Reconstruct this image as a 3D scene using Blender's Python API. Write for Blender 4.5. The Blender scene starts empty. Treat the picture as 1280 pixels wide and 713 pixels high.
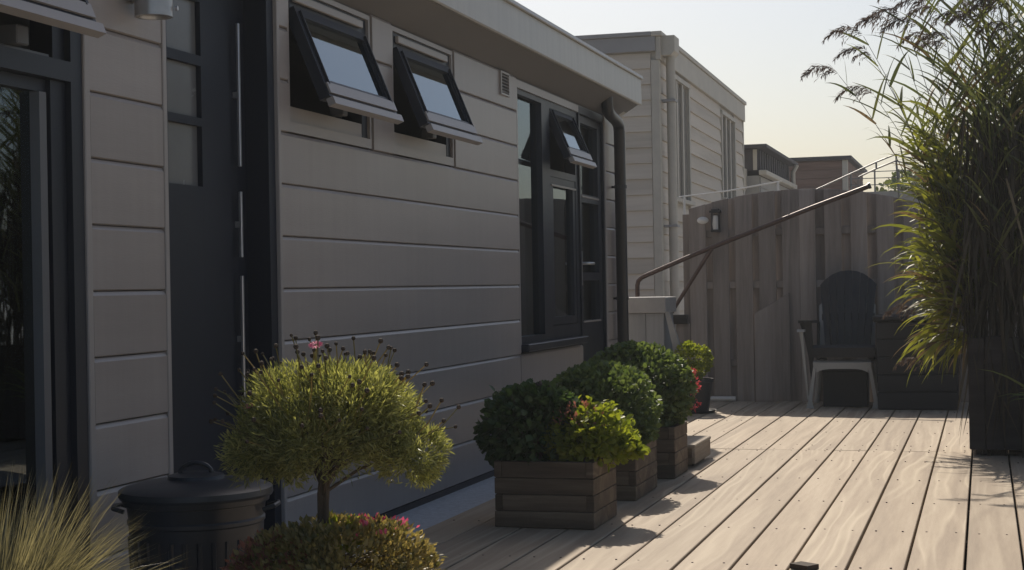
import bpy, bmesh, math, random
import numpy as np
from mathutils import Vector, Matrix, Quaternion
random.seed(7); RNG = np.random.default_rng(7)
SC = bpy.context.scene
COL = SC.collection

# ------------------------------------------------------------------ camera, sky, sun, exposure
YAW, PITCH, ROLL = math.radians(16.67), math.radians(0.06), math.radians(1.03)
fw = Vector((-math.sin(YAW) * math.cos(PITCH), math.cos(YAW) * math.cos(PITCH), math.sin(PITCH)))
rt = Vector((math.cos(YAW), math.sin(YAW), 0)); up = rt.cross(fw)
rt, up = rt * math.cos(ROLL) - up * math.sin(ROLL), up * math.cos(ROLL) + rt * math.sin(ROLL)
cam = bpy.data.cameras.new('camera'); cam.sensor_width = 36; cam.lens = 1970 / 1280 * 36
cam.clip_start = .05; cam.clip_end = 5000
co = bpy.data.objects.new('camera', cam); COL.objects.link(co)
co.matrix_world = Matrix(((rt.x, up.x, -fw.x, 0), (rt.y, up.y, -fw.y, 0), (rt.z, up.z, -fw.z, 1.0), (0, 0, 0, 1)))
SC.camera = co
SUN = Vector((-.365, .92, 1.0)).normalized()
SUN_EL = math.asin(SUN.z)
world = bpy.data.worlds.new('World'); SC.world = world; world.use_nodes = True
wn = world.node_tree.nodes; wn.clear()
sky = wn.new('ShaderNodeTexSky'); sky.sky_type = 'NISHITA'; sky.sun_disc = False
sky.sun_elevation = SUN_EL; sky.sun_rotation = math.atan2(SUN.x, SUN.y)
sky.air_density = 1.0; sky.dust_density = 2.6; sky.ozone_density = 1.0; sky.altitude = 0
bg = wn.new('ShaderNodeBackground'); bg.inputs[1].default_value = .092
wo = wn.new('ShaderNodeOutputWorld')
world.node_tree.links.new(sky.outputs[0], bg.inputs[0]); world.node_tree.links.new(bg.outputs[0], wo.inputs[0])
sl = bpy.data.lights.new('sun', 'SUN'); sl.energy = 4.8; sl.angle = math.radians(.5); sl.color = (1, .91, .78)
so = bpy.data.objects.new('sun', sl); COL.objects.link(so)
so.rotation_euler = SUN.to_track_quat('Z', 'Y').to_euler(); so.location = (-5, 12, 14)
SC.view_settings.view_transform = 'Standard'; SC.view_settings.look = 'None'
SC.view_settings.exposure = 0.0; SC.view_settings.gamma = 1; SC.view_settings.use_curve_mapping = False

# ------------------------------------------------------------------ material helpers
def nt(name):
    m = bpy.data.materials.new(name); m.use_nodes = True
    t = m.node_tree; b = t.nodes['Principled BSDF']
    return m, t, b, t.links.new
def N(t, kind, **kw):
    n = t.nodes.new(kind)
    for k, v in kw.items():
        if isinstance(k, str) and k.startswith('i_'):
            n.inputs[k[2:].replace('_', ' ')].default_value = v
        else: setattr(n, k, v)
    return n
def coords(t, scale, rnd=True):
    """object coordinates, shifted by a random amount for each object, then scaled"""
    L = t.links.new
    tc = N(t, 'ShaderNodeTexCoord'); mp = N(t, 'ShaderNodeMapping'); mp.inputs['Scale'].default_value = scale
    if rnd:
        oi = N(t, 'ShaderNodeObjectInfo'); mu = N(t, 'ShaderNodeVectorMath', operation='SCALE'); mu.inputs[0].default_value = (37, 53, 29)
        L(oi.outputs['Random'], mu.inputs['Scale'])
        ad = N(t, 'ShaderNodeVectorMath', operation='ADD'); L(tc.outputs['Object'], ad.inputs[0]); L(mu.outputs[0], ad.inputs[1])
        L(ad.outputs[0], mp.inputs['Vector'])
    else: L(tc.outputs['Object'], mp.inputs['Vector'])
    return mp.outputs[0]
def ramp(t, stops):
    r = N(t, 'ShaderNodeValToRGB')
    while len(r.color_ramp.elements) < len(stops): r.color_ramp.elements.new(.5)
    for e, (p, c) in zip(r.color_ramp.elements, stops): e.position = p; e.color = (*c, 1)
    return r
def hsv_random(t, L, col, amt):
    oi = N(t, 'ShaderNodeObjectInfo'); mr = N(t, 'ShaderNodeMapRange'); mr.inputs['To Min'].default_value = 1 - amt; mr.inputs['To Max'].default_value = 1 + amt
    L(oi.outputs['Random'], mr.inputs['Value'])
    h = N(t, 'ShaderNodeHueSaturation'); L(mr.outputs[0], h.inputs['Value']); L(col, h.inputs['Color'])
    return h.outputs[0]
def mat_plain(name, col, rough=.5, var=.12, scale=3, bump=.0, bscale=60, metallic=0, spec=.5, rnd=.0, stretch=(1, 1, 1)):
    m, t, b, L = nt(name)
    v = coords(t, stretch)
    n = N(t, 'ShaderNodeTexNoise'); n.inputs['Scale'].default_value = scale; n.inputs['Detail'].default_value = 6; n.inputs['Roughness'].default_value = .65; L(v, n.inputs['Vector'])
    lo = tuple(c * (1 - var) for c in col); hi = tuple(min(1, c * (1 + var)) for c in col)
    r = ramp(t, [(.32, lo), (.68, hi)]); L(n.outputs['Fac'], r.inputs[0])
    c = r.outputs[0]
    if rnd: c = hsv_random(t, L, c, rnd)
    L(c, b.inputs['Base Color'])
    rr = N(t, 'ShaderNodeMapRange'); rr.inputs['To Min'].default_value = max(.02, rough - .08); rr.inputs['To Max'].default_value = min(1, rough + .08)
    L(n.outputs['Fac'], rr.inputs['Value']); L(rr.outputs[0], b.inputs['Roughness'])
    b.inputs['Metallic'].default_value = metallic; b.inputs['Specular IOR Level'].default_value = spec
    if bump:
        n2 = N(t, 'ShaderNodeTexNoise'); n2.inputs['Scale'].default_value = bscale; n2.inputs['Detail'].default_value = 4; L(v, n2.inputs['Vector'])
        bp = N(t, 'ShaderNodeBump'); bp.inputs['Strength'].default_value = bump; bp.inputs['Distance'].default_value = .004
        L(n2.outputs['Fac'], bp.inputs['Height']); L(bp.outputs[0], b.inputs['Normal'])
    return m
def mat_wood(name, dark, mid, light, axis='y', rough=.7, scale=1.0, rnd=.15, bump=.25, dist=5.0, contrast=1.0, streak=None):
    m, t, b, L = nt(name)
    s = {'y': (9, .55, 9), 'x': (.55, 9, 9), 'z': (9, 9, .55)}[axis]
    v = coords(t, tuple(k * scale for k in s))
    w = N(t, 'ShaderNodeTexNoise'); w.inputs['Scale'].default_value = .55; w.inputs['Detail'].default_value = 1.5; w.inputs['Distortion'].default_value = .6; L(v, w.inputs['Vector'])
    # rings: many bands through a smooth field give cathedral grain
    mu = N(t, 'ShaderNodeMath', operation='MULTIPLY'); mu.inputs[1].default_value = dist * 9; L(w.outputs['Fac'], mu.inputs[0])
    si = N(t, 'ShaderNodeMath', operation='SINE'); L(mu.outputs[0], si.inputs[0])
    fi = N(t, 'ShaderNodeTexNoise'); fi.inputs['Scale'].default_value = 6; fi.inputs['Detail'].default_value = 5; fi.inputs['Roughness'].default_value = .7; L(v, fi.inputs['Vector'])
    bl = N(t, 'ShaderNodeTexNoise'); bl.inputs['Scale'].default_value = .35; bl.inputs['Detail'].default_value = 3; L(v, bl.inputs['Vector'])
    a1 = N(t, 'ShaderNodeMath', operation='MULTIPLY_ADD'); a1.inputs[1].default_value = .10 * contrast; a1.inputs[2].default_value = .0; L(si.outputs[0], a1.inputs[0])
    a2 = N(t, 'ShaderNodeMath', operation='MULTIPLY_ADD'); a2.inputs[1].default_value = .55; L(fi.outputs['Fac'], a2.inputs[0]); L(a1.outputs[0], a2.inputs[2])
    a3 = N(t, 'ShaderNodeMath', operation='MULTIPLY_ADD'); a3.inputs[1].default_value = .45; L(bl.outputs['Fac'], a3.inputs[0]); L(a2.outputs[0], a3.inputs[2])
    r = ramp(t, [(.26, dark), (.48, mid), (.74, light)]); L(a3.outputs[0], r.inputs[0])
    base = r.outputs[0]
    if streak:                                            # pale cathedral figure where the soft wood has bleached
        v2 = coords(t, tuple({'y': (4.2, .75, 4.2), 'x': (.75, 4.2, 4.2), 'z': (4.2, 4.2, .75)}[axis]))
        wv = N(t, 'ShaderNodeTexWave', wave_type='BANDS', bands_direction='X' if axis != 'x' else 'Y'); wv.inputs['Scale'].default_value = .62; wv.inputs['Distortion'].default_value = 11; wv.inputs['Detail'].default_value = 2.6; wv.inputs['Detail Scale'].default_value = .8; L(v2, wv.inputs['Vector'])
        rs = ramp(t, [(.45, (0, 0, 0)), (.72, (1, 1, 1)), (.98, (.25, .25, .25))]); L(wv.outputs['Fac'], rs.inputs[0])
        pm = N(t, 'ShaderNodeTexNoise'); pm.inputs['Scale'].default_value = .8; L(v2, pm.inputs['Vector'])
        mr = N(t, 'ShaderNodeMapRange'); mr.inputs['From Min'].default_value = .4; mr.inputs['From Max'].default_value = .62; mr.inputs['To Max'].default_value = .6; L(pm.outputs['Fac'], mr.inputs['Value'])
        mq = N(t, 'ShaderNodeMath', operation='MULTIPLY'); L(rs.outputs[0], mq.inputs[0]); L(mr.outputs[0], mq.inputs[1])
        mx = N(t, 'ShaderNodeMix', data_type='RGBA'); L(mq.outputs[0], mx.inputs[0]); L(base, mx.inputs[6]); mx.inputs[7].default_value = (*streak, 1)
        base = mx.outputs[2]
    c = hsv_random(t, L, base, rnd)
    L(c, b.inputs['Base Color']); b.inputs['Roughness'].default_value = rough; b.inputs['Specular IOR Level'].default_value = .35
    bp = N(t, 'ShaderNodeBump'); bp.inputs['Strength'].default_value = bump; bp.inputs['Distance'].default_value = .003
    L(a3.outputs[0], bp.inputs['Height']); L(bp.outputs[0], b.inputs['Normal'])
    return m
def mat_leaf(name, a, c, trans=.4, rough=.45, tcol=None):
    """two tones mixed per leaf island; light passes through"""
    m, t, b, L = nt(name)
    g = N(t, 'ShaderNodeNewGeometry'); tc = N(t, 'ShaderNodeTexCoord')
    n = N(t, 'ShaderNodeTexNoise'); n.inputs['Scale'].default_value = 9; L(tc.outputs['Object'], n.inputs['Vector'])
    ad = N(t, 'ShaderNodeMath', operation='MULTIPLY_ADD'); ad.inputs[1].default_value = .6; L(g.outputs['Random Per Island'], ad.inputs[0])
    mm = N(t, 'ShaderNodeMath', operation='MULTIPLY'); mm.inputs[1].default_value = .5; L(n.outputs['Fac'], mm.inputs[0]); L(mm.outputs[0], ad.inputs[2])
    r = ramp(t, [(.15, a), (.9, c)]); L(ad.outputs[0], r.inputs[0])
    L(r.outputs[0], b.inputs['Base Color']); b.inputs['Roughness'].default_value = rough; b.inputs['Specular IOR Level'].default_value = .4
    tr = N(t, 'ShaderNodeBsdfTranslucent')
    h = N(t, 'ShaderNodeMix', data_type='RGBA', blend_type='MULTIPLY'); h.inputs[0].default_value = 1; L(r.outputs[0], h.inputs[6]); h.inputs[7].default_value = (*(tcol or (1.5, 1.5, .7)), 1)
    L(h.outputs[2], tr.inputs['Color'])
    mx = N(t, 'ShaderNodeMixShader'); mx.inputs[0].default_value = trans
    L(b.outputs[0], mx.inputs[1]); L(tr.outputs[0], mx.inputs[2]); L(mx.outputs[0], t.nodes['Material Output'].inputs[0])
    return m
def mat_glass(name, tint=(.80, .86, .88), ior=2.05, rough=.015):
    m, t, b, L = nt(name); t.nodes.remove(b)
    fr = N(t, 'ShaderNodeFresnel'); fr.inputs[0].default_value = ior
    tr = N(t, 'ShaderNodeBsdfTransparent'); tr.inputs[0].default_value = (*tint, 1)
    gl = N(t, 'ShaderNodeBsdfGlossy'); gl.inputs['Roughness'].default_value = rough; gl.inputs[0].default_value = (.80, .92, 1, 1)
    mx = N(t, 'ShaderNodeMixShader'); L(fr.outputs[0], mx.inputs[0]); L(tr.outputs[0], mx.inputs[1]); L(gl.outputs[0], mx.inputs[2])
    L(mx.outputs[0], t.nodes['Material Output'].inputs[0])
    return m

M = {}
M['siding'] = mat_plain('grey_cladding', (.300, .272, .257), .36, .08, 1.6, .12, 90, rnd=.07, stretch=(1, .25, 3))
def add_streaks(m, amt):
    t = m.node_tree; L = t.links.new; b = t.nodes['Principled BSDF']; src = b.inputs['Base Color'].links[0].from_socket
    tc = N(t, 'ShaderNodeNewGeometry'); mp = N(t, 'ShaderNodeMapping'); mp.inputs['Scale'].default_value = (1, 11, .55); L(tc.outputs['Position'], mp.inputs['Vector'])
    n = N(t, 'ShaderNodeTexNoise'); n.inputs['Scale'].default_value = 1.6; n.inputs['Detail'].default_value = 5; n.inputs['Roughness'].default_value = .6; L(mp.outputs[0], n.inputs['Vector'])
    r = ramp(t, [(.38, (1 - amt,) * 3), (.62, (1 + amt * .4,) * 3)]); L(n.outputs['Fac'], r.inputs[0])
    mx = N(t, 'ShaderNodeMix', data_type='RGBA', blend_type='MULTIPLY'); mx.inputs[0].default_value = 1; L(src, mx.inputs[6]); L(r.outputs[0], mx.inputs[7]); L(mx.outputs[2], b.inputs['Base Color'])
add_streaks(M['siding'], .04)
M['trim'] = mat_plain('grey_trim_paint', (.30, .28, .268), .38, .06, 3, .04, 80)
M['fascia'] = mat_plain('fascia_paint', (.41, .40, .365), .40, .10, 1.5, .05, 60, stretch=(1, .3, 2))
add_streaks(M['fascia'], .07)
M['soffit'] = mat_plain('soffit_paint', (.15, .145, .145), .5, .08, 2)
M['roofing'] = mat_plain('bitumen_roofing', (.06, .06, .062), .85, .2, 8, .3, 90)
M['dark'] = mat_plain('anthracite_paint', (.013, .017, .027), .42, .10, 3, .03, 70, spec=.4)
M['navy'] = mat_plain('black_blue_door_paint', (.009, .013, .024), .5, .10, 3, .03, 70, spec=.35)
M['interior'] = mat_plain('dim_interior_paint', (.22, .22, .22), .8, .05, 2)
M['glass'] = mat_glass('window_glass')
M['sash_glass'] = mat_glass('boosted_glass', (.5, .56, .58), 3.6)  # reflectance raised to make up for the dim sky in the sash panes
M['midgrey'] = mat_plain('mid_grey_paint', (.10, .105, .115), .4, .08, 4)
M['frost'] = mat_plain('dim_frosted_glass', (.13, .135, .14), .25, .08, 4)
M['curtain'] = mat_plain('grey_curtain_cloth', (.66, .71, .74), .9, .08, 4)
M['steel'] = mat_plain('brushed_steel', (.55, .55, .57), .33, .08, 20, metallic=.9)
M['lampmetal'] = mat_plain('galvanised_lamp_metal', (.42, .42, .42), .38, .15, 12, .1, 60, metallic=.7)
M['concrete'] = mat_plain('ledge_concrete', (.50, .53, .56), .34, .25, 42, .5, 120)
M['black_metal'] = mat_plain('black_pipe_paint', (.014, .015, .018), .4, .1, 4)
M['deck'] = mat_wood('weathered_deck_wood', (.255, .195, .138), (.33, .258, .183), (.405, .328, .24), 'y', .68, 1.0, .07, .2, 3.0, 1.0, (.53, .445, .325))
M['joist'] = mat_plain('dark_joist_wood', (.05, .035, .026), .85, .2, 6)
M['planter'] = mat_wood('stained_planter_wood', (.062, .044, .030), (.115, .082, .055), (.205, .155, .105), 'x', .75, 1.4, .2, .3, 2.5)
M['step'] = mat_wood('grey_step_wood', (.20, .16, .12), (.32, .265, .205), (.46, .40, .32), 'y', .75, 1.2, .08, .25, 2.5)
M['fence'] = mat_wood('weathered_fence_wood', (.165, .142, .126), (.245, .212, .190), (.33, .29, .262), 'z', .82, .8, .18, .3, 3)
M['fencecap'] = mat_wood('dark_cap_wood', (.022, .020, .019), (.035, .031, .029), (.055, .048, .045), 'x', .8, 1, .1, .2, 3)
M['bulwark'] = mat_wood('grey_painted_wood', (.19, .195, .20), (.225, .23, .235), (.27, .275, .28), 'z', .7, .8, .08, .15, 2)
M['cap'] = mat_plain('grey_cap_paint', (.30, .295, .29), .55, .12, 6, .1, 60)
M['rust'] = mat_plain('rust_brown_tube', (.085, .052, .042), .42, .3, 14, .15, 70, metallic=.25)
M['galv'] = mat_plain('galvanised_tube', (.22, .22, .22), .5, .1, 10, metallic=.8)
M['nb_siding'] = mat_wood('beige_lap_siding', (.40, .355, .295), (.495, .44, .372), (.565, .51, .435), 'y', .7, .5, .07, .15, 2)
M['nb_siding_x'] = mat_wood('beige_lap_siding_end', (.40, .355, .295), (.495, .44, .372), (.565, .51, .435), 'x', .7, .5, .05, .12, 2)
M['nb_trim'] = mat_plain('beige_trim_paint', (.42, .39, .335), .6, .1, 4, .05)
M['nb_fascia'] = mat_plain('grey_fascia_paint', (.26, .255, .255), .55, .08, 3)
M['nb_glass'] = mat_plain('tan_reflection_glass', (.20, .19, .175), .12, .1, 2)  # tan base colour stands in for what the panes reflect
M['far_dark'] = mat_plain('far_dark_cladding', (.045, .04, .045), .7, .2, 6)
M['far_grey'] = mat_plain('far_grey_wall', (.30, .29, .27), .75, .1, 3)
M['far_brown'] = mat_wood('far_brown_planks', (.11, .065, .05), (.16, .095, .072), (.22, .14, .11), 'x', .8, .7, .15, .1, 2)
M['bin'] = mat_plain('black_bin_plastic', (.022, .026, .034), .36, .15, 5, .05, 90)
M['pot'] = mat_plain('black_pot_plastic', (.02, .021, .024), .5, .15, 6, .05)
M['clay'] = mat_plain('dark_glazed_pot', (.06, .055, .055), .4, .15, 5)
M['chair_dark'] = mat_plain('dark_navy_plastic', (.010, .011, .014), .5, .12, 8, .05)
M['chair_white'] = mat_plain('white_resin_plastic', (.44, .43, .40), .42, .06, 6)
M['white'] = mat_plain('white_paint', (.62, .61, .58), .5, .06, 6)
M['dark_box'] = mat_plain('dark_storage_plastic', (.010, .0115, .015), .6, .15, 6)
M['soil'] = mat_plain('potting_soil', (.03, .022, .016), .95, .4, 30, .5, 80)
M['ground'] = mat_plain('pale_bounce_ground', (.40, .375, .335), .9, .15, .4, .5, 20)  # unseen ground, coloured pale to bounce sunlight onto the shaded walls
M['bark'] = mat_plain('stem_bark', (.10, .075, .055), .85, .3, 30, .4, 90, stretch=(1, 1, .2))
M['leaf_geranium'] = mat_leaf('geranium_leaf', (.040, .075, .030), (.085, .135, .055), .36)
M['leaf_lime'] = mat_leaf('lime_leaf', (.13, .17, .022), (.30, .32, .045), .45)
M['leaf_round'] = mat_leaf('rounded_bush_leaf', (.060, .098, .038), (.17, .215, .085), .38)
M['leaf_daisy'] = mat_leaf('daisy_leaf', (.085, .105, .040), (.46, .45, .20), .45, tcol=(1.35, 1.35, .65), rough=.32)
M['leaf_under'] = mat_leaf('underplanting_leaf', (.095, .11, .042), (.36, .31, .14), .42, tcol=(1.5, 1.25, .7))
M['leaf_red'] = mat_leaf('red_tinged_leaf', (.18, .09, .065), (.42, .21, .16), .38, tcol=(1.4, 1.0, .8))
M['grass'] = mat_leaf('blond_grass', (.15, .145, .085), (.40, .365, .235), .35, tcol=(1.2, 1.1, .7))
M['reed_leaf'] = mat_leaf('reed_leaf', (.070, .090, .042), (.19, .20, .09), .40, tcol=(1.4, 1.4, .65))
M['reed_bright'] = mat_leaf('sunlit_reed_leaf', (.10, .125, .032), (.27, .275, .075), .42, tcol=(1.5, 1.45, .55))  # brighter copy of the reed leaf, standing in for sun on the fringe
M['reed_dry'] = mat_leaf('dry_reed_leaf', (.10, .075, .04), (.24, .19, .11), .25, tcol=(1.2, 1.0, .7))
M['reed_dark'] = mat_leaf('old_reed_straw', (.035, .030, .020), (.085, .072, .048), .10, rough=.7)
M['plume'] = mat_leaf('reed_plume', (.06, .045, .038), (.16, .12, .10), .25, rough=.7, tcol=(1.2, 1.05, .9))
M['pink'] = mat_leaf('pink_petal', (.60, .09, .20), (.75, .20, .32), .35, tcol=(1.2, .8, .9))
M['red'] = mat_leaf('red_petal', (.45, .07, .08), (.65, .16, .16), .35, tcol=(1.2, .8, .8))
M['head'] = mat_plain('dry_flower_head', (.055, .038, .026), .9, .3, 20)
M['tree_leaf'] = mat_leaf('far_tree_leaf', (.05, .075, .025), (.12, .14, .05), .35)

# ------------------------------------------------------------------ object helpers
WORG = {}
def _o(name, data, parent, loc):
    o = bpy.data.objects.new(name, data); COL.objects.link(o)
    loc = Vector(loc)
    if parent is not None:
        o.parent = parent; o.location = loc - WORG[parent]
        WORG[o] = loc.copy()
    else:
        o.location = loc; WORG[o] = loc.copy()
    return o
def tag(o, label, cat, group=None):
    o['label'] = label; o['category'] = cat
    if group: o['group'] = group
    return o
def struct(o): o['kind'] = 'structure'; return o
def stuff(o): o['kind'] = 'stuff'; return o
def thing(name, label, cat, loc=(0, 0, 0), group=None, rz=None):
    o = _o(name, None, None, loc); o.empty_display_size = .1
    if rz is not None: o.rotation_euler = (0, 0, rz); WORG[o] = Vector((0, 0, 0))     # parts of a turned thing are given in its own axes
    return tag(o, label, cat, group)
def mesh(name, v, f, m, smooth=False):
    me = bpy.data.meshes.new(name); me.from_pydata([tuple(p) for p in v], [], f); me.materials.append(m)
    if smooth:
        for p in me.polygons: p.use_smooth = True
    me.update(); return me
_cache = {}
def box_mesh(sx, sy, sz, m, bev):
    k = (round(sx, 4), round(sy, 4), round(sz, 4), m.name, round(bev, 4))
    if k not in _cache:
        bm = bmesh.new(); bmesh.ops.create_cube(bm, size=1)
        for v in bm.verts: v.co = Vector((v.co.x * sx, v.co.y * sy, v.co.z * sz))
        b = min(bev, .3 * min(sx, sy, sz))
        if b > 1e-5: bmesh.ops.bevel(bm, geom=bm.edges[:], offset=b, segments=1, affect='EDGES')
        me = bpy.data.meshes.new('box'); bm.to_mesh(me); bm.free(); me.materials.append(m); _cache[k] = me
    return _cache[k]
def box(name, x0, x1, y0, y1, z0, z1, m, parent=None, bev=.003):
    return _o(name, box_mesh(x1 - x0, y1 - y0, z1 - z0, M[m], bev), parent, ((x0 + x1) / 2, (y0 + y1) / 2, (z0 + z1) / 2))
class MB:
    """collects pieces of ONE part"""
    def __init__(s): s.v = []; s.f = []
    def add(s, v, f):
        n = len(s.v); s.v += [Vector(p) for p in v]; s.f += [tuple(i + n for i in q) for q in f]; return s
    def box(s, x0, x1, y0, y1, z0, z1):
        v = [(x, y, z) for x in (x0, x1) for y in (y0, y1) for z in (z0, z1)]
        return s.add(v, [(0, 1, 3, 2), (4, 6, 7, 5), (0, 4, 5, 1), (2, 3, 7, 6), (0, 2, 6, 4), (1, 5, 7, 3)])
    def tube(s, pts, r, n=8, cap=True):
        pts = [Vector(p) for p in pts]; rs = r if hasattr(r, '__len__') else [r] * len(pts)
        v = []; f = []; prev = None
        for i, p in enumerate(pts):
            d = (pts[min(i + 1, len(pts) - 1)] - pts[max(i - 1, 0)]).normalized()
            a = d.orthogonal().normalized() if prev is None else (prev - d * prev.dot(d)).normalized()
            prev = a; b = d.cross(a)
            for k in range(n):
                t = 2 * math.pi * k / n; v.append(p + (a * math.cos(t) + b * math.sin(t)) * rs[i])
        for i in range(len(pts) - 1):
            for k in range(n): f.append((i * n + k, i * n + (k + 1) % n, (i + 1) * n + (k + 1) % n, (i + 1) * n + k))
        if cap: f.append(tuple(range(n - 1, -1, -1))); f.append(tuple(range((len(pts) - 1) * n, len(pts) * n)))
        return s.add(v, f)
    def lathe(s, prof, n=32, c=(0, 0, 0)):
        v = []; f = []; c = Vector(c)
        for r, z in prof:
            for k in range(n): t = 2 * math.pi * k / n; v.append(c + Vector((r * math.cos(t), r * math.sin(t), z)))
        for i in range(len(prof) - 1):
            for k in range(n): f.append((i * n + k, i * n + (k + 1) % n, (i + 1) * n + (k + 1) % n, (i + 1) * n + k))
        return s.add(v, f)
    def prism(s, poly, axis, a, b):
        """poly = 2-D outline in the plane across axis; a, b = extent along the axis"""
        n = len(poly); v = []
        for t in (a, b):
            for p, q in poly: v.append({'x': (t, p, q), 'y': (p, t, q), 'z': (p, q, t)}[axis])
        f = [tuple(range(n)), tuple(range(2 * n - 1, n - 1, -1))] + [(i, i + n, (i + 1) % n + n, (i + 1) % n) for i in range(n)]
        return s.add(v, f)
    def build(s, name, m, parent=None, loc=None, smooth=False, local=False):
        """vertices are in the parent's space of world positions; origin goes to loc (default: centre of the piece)"""
        if loc is None:
            lo = Vector(map(min, zip(*s.v))); hi = Vector(map(max, zip(*s.v))); loc = (lo + hi) / 2
        loc = Vector(loc)
        me = mesh(name, [p - loc for p in s.v], s.f, M[m], smooth)
        bm = bmesh.new(); bm.from_mesh(me); bmesh.ops.recalc_face_normals(bm, faces=bm.faces[:]); bm.to_mesh(me); bm.free()
        return _o(name, me, parent, loc)
def soft(o, ang=40):
    """smooth shading with sharp edges kept above the angle"""
    for p in o.data.polygons: p.use_smooth = True
    try: o.data.set_sharp_from_angle(angle=math.radians(ang))
    except Exception: pass
    return o

# leaf clouds: numpy arrays, one mesh
LEAF6 = np.array([(0, 0, 0), (-.36, .28, .07), (-.34, .70, .05), (0, 1, -.03), (.34, .70, .05), (.36, .28, .07)], float)
LEAF6_F = [(0, 1, 2, 3), (0, 3, 4, 5)]
LEAFN = np.array([(0, 0, 0), (-.10, .45, .03), (0, 1, -.05), (.10, .45, .03)], float)
LEAFN_F = [(0, 1, 2), (0, 2, 3)]
LEAFS = np.array([(0, 0, 0), (-.27, .5, .06), (0, 1, 0), (.27, .5, .06)], float)
def leaf_cloud(P, D, U, size, shape=LEAF6, faces=LEAF6_F):
    """P positions, D pointing direction, U leaf normal, size per leaf"""
    n = len(P)
    D = D / np.linalg.norm(D, axis=1, keepdims=True)
    S = np.cross(D, U); S /= np.linalg.norm(S, axis=1, keepdims=True) + 1e-9
    Un = np.cross(S, D)
    k = len(shape)
    V = P[:, None, :] + size[:, None, None] * (shape[None, :, 0, None] * S[:, None, :] + shape[None, :, 1, None] * D[:, None, :] + shape[None, :, 2, None] * Un[:, None, :])
    V = V.reshape(-1, 3)
    F = [tuple(i * k + j for j in q) for i in range(n) for q in faces]
    return V, F
def np_obj(name, V, F, m, parent, loc):
    V = np.asarray(V) - np.array(loc)
    me = bpy.data.meshes.new(name); me.from_pydata(V.tolist(), [], F); me.materials.append(M[m]); me.update()
    return _o(name, me, parent, loc)
def rand_unit(n):
    v = RNG.normal(size=(n, 3)); return v / np.linalg.norm(v, axis=1, keepdims=True)
def bush_points(c, rad, n, clumps=40, zmin=-1.0, jitter=.34, shell=.72):
    """leaf positions in clumps over an ellipsoid, normals outward"""
    c = np.array(c); rad = np.array(rad)
    d = rand_unit(clumps * 3); d = d[d[:, 2] > zmin][:clumps]
    cr = shell + (1 - shell) * RNG.random(len(d)) ** .5
    cc = d * cr[:, None]
    idx = RNG.integers(0, len(cc), n)
    p = cc[idx] + RNG.normal(size=(n, 3)) * jitter * .5
    q = np.linalg.norm(p, axis=1)
    p *= np.where(q > 1.12, 1.12 / q, 1)[:, None]
    nrm = p / (np.linalg.norm(p, axis=1, keepdims=True) + 1e-6)
    return c + p * rad, nrm
def foliage(name, c, rad, n, size, m, parent, clumps=40, zmin=-.6, jitter=.34, shell=.72, shape=LEAF6, faces=LEAF6_F, droop=.2, upb=.4, loc=None):
    P, nr = bush_points(c, rad, n, clumps, zmin, jitter, shell)
    D = nr + rand_unit(n) * .8 + np.array([0, 0, upb - droop])
    U = nr * .8 + rand_unit(n) * .6 + np.array([0, 0, .5])
    sz = size * (.6 + .8 * RNG.random(n))
    V, F = leaf_cloud(P, D, U, sz, shape, faces)
    return np_obj(name, V, F, m, parent, loc or c)
def ribbon(pts, wid, side):
    """a blade: list of points, half-widths, a sideways vector; gently folded"""
    v = []
    for p, w in zip(pts, wid):
        v.append(p - side * w); v.append(p + side * w)
    f = [(2 * i, 2 * i + 1, 2 * i + 3, 2 * i + 2) for i in range(len(pts) - 1)]
    return v, f
class Blades:
    def __init__(s): s.v = []; s.f = []
    def blade(s, base, d, length, w, droop=.6, seg=5, side=None, twist=0):
        p = np.array(base, float); d = np.array(d, float); d /= np.linalg.norm(d)
        if side is None:
            side = np.cross(d, rand_unit(1)[0]); side /= np.linalg.norm(side) + 1e-9
        n0 = len(s.v); st = length / seg
        for i in range(seg + 1):
            t = i / seg
            ww = w * min(1, .45 + 2.2 * t) * (1 - t) ** .7 if t < 1 else w * .04
            s.v.append(p - side * ww); s.v.append(p + side * ww)
            p = p + d * st
            d = d + np.array([0, 0, -droop * (.3 + t) / seg * 1.6]); d /= np.linalg.norm(d)
        for i in range(seg): s.f.append((n0 + 2 * i, n0 + 2 * i + 1, n0 + 2 * i + 3, n0 + 2 * i + 2))
    def build(s, name, m, parent, loc): return np_obj(name, np.array(s.v), s.f, m, parent, loc)

# ================================================================== SETTING: ground, deck, ledge
g = MB().add([(-400, -400, -.42), (400, -400, -.42), (400, 400, -.42), (-400, 400, -.42)], [(0, 1, 2, 3)]).build('ground', 'ground', None, (0, 0, -.42)); struct(g)
jm = MB()
ROWS = [1.45 + .83 * i for i in range(15)]
for y in ROWS: jm.box(-2.04, 3.2, y - .035, y + .035, -.16, -.031)
for x in (-1.98, -.6, .8, 2.2): jm.box(x - .04, x + .04, .8, 13.3, -.41, -.165)
deck = struct(jm.build('deck', 'joist', None))
PITCH_X = .197
SPLIT = 9.46
k = 0
for i in range(-16, 11):
    x1 = -.081 - PITCH_X * i - .005; x0 = x1 - PITCH_X + .010
    for y0, y1 in ((.7, SPLIT - .002), (SPLIT + .002, 13.28)):
        dz = random.uniform(-.0025, .0015)
        box('plank', x0, x1, y0, y1, -.030 + dz, dz, 'deck', deck, .0025)
sm = MB()
for i in range(-3, 11):
    xc = -.081 - PITCH_X * i - PITCH_X / 2
    for y in ROWS + [SPLIT - .05, SPLIT + .05]:
        for s in (-1, 1):
            cx, cy = xc + s * .055 + random.uniform(-.006, .006), y + random.uniform(-.012, .012)
            sm.lathe([(.0042, -.004), (.0042, .0018), (.001, .002)], 6, (cx, cy, 0))
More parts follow.
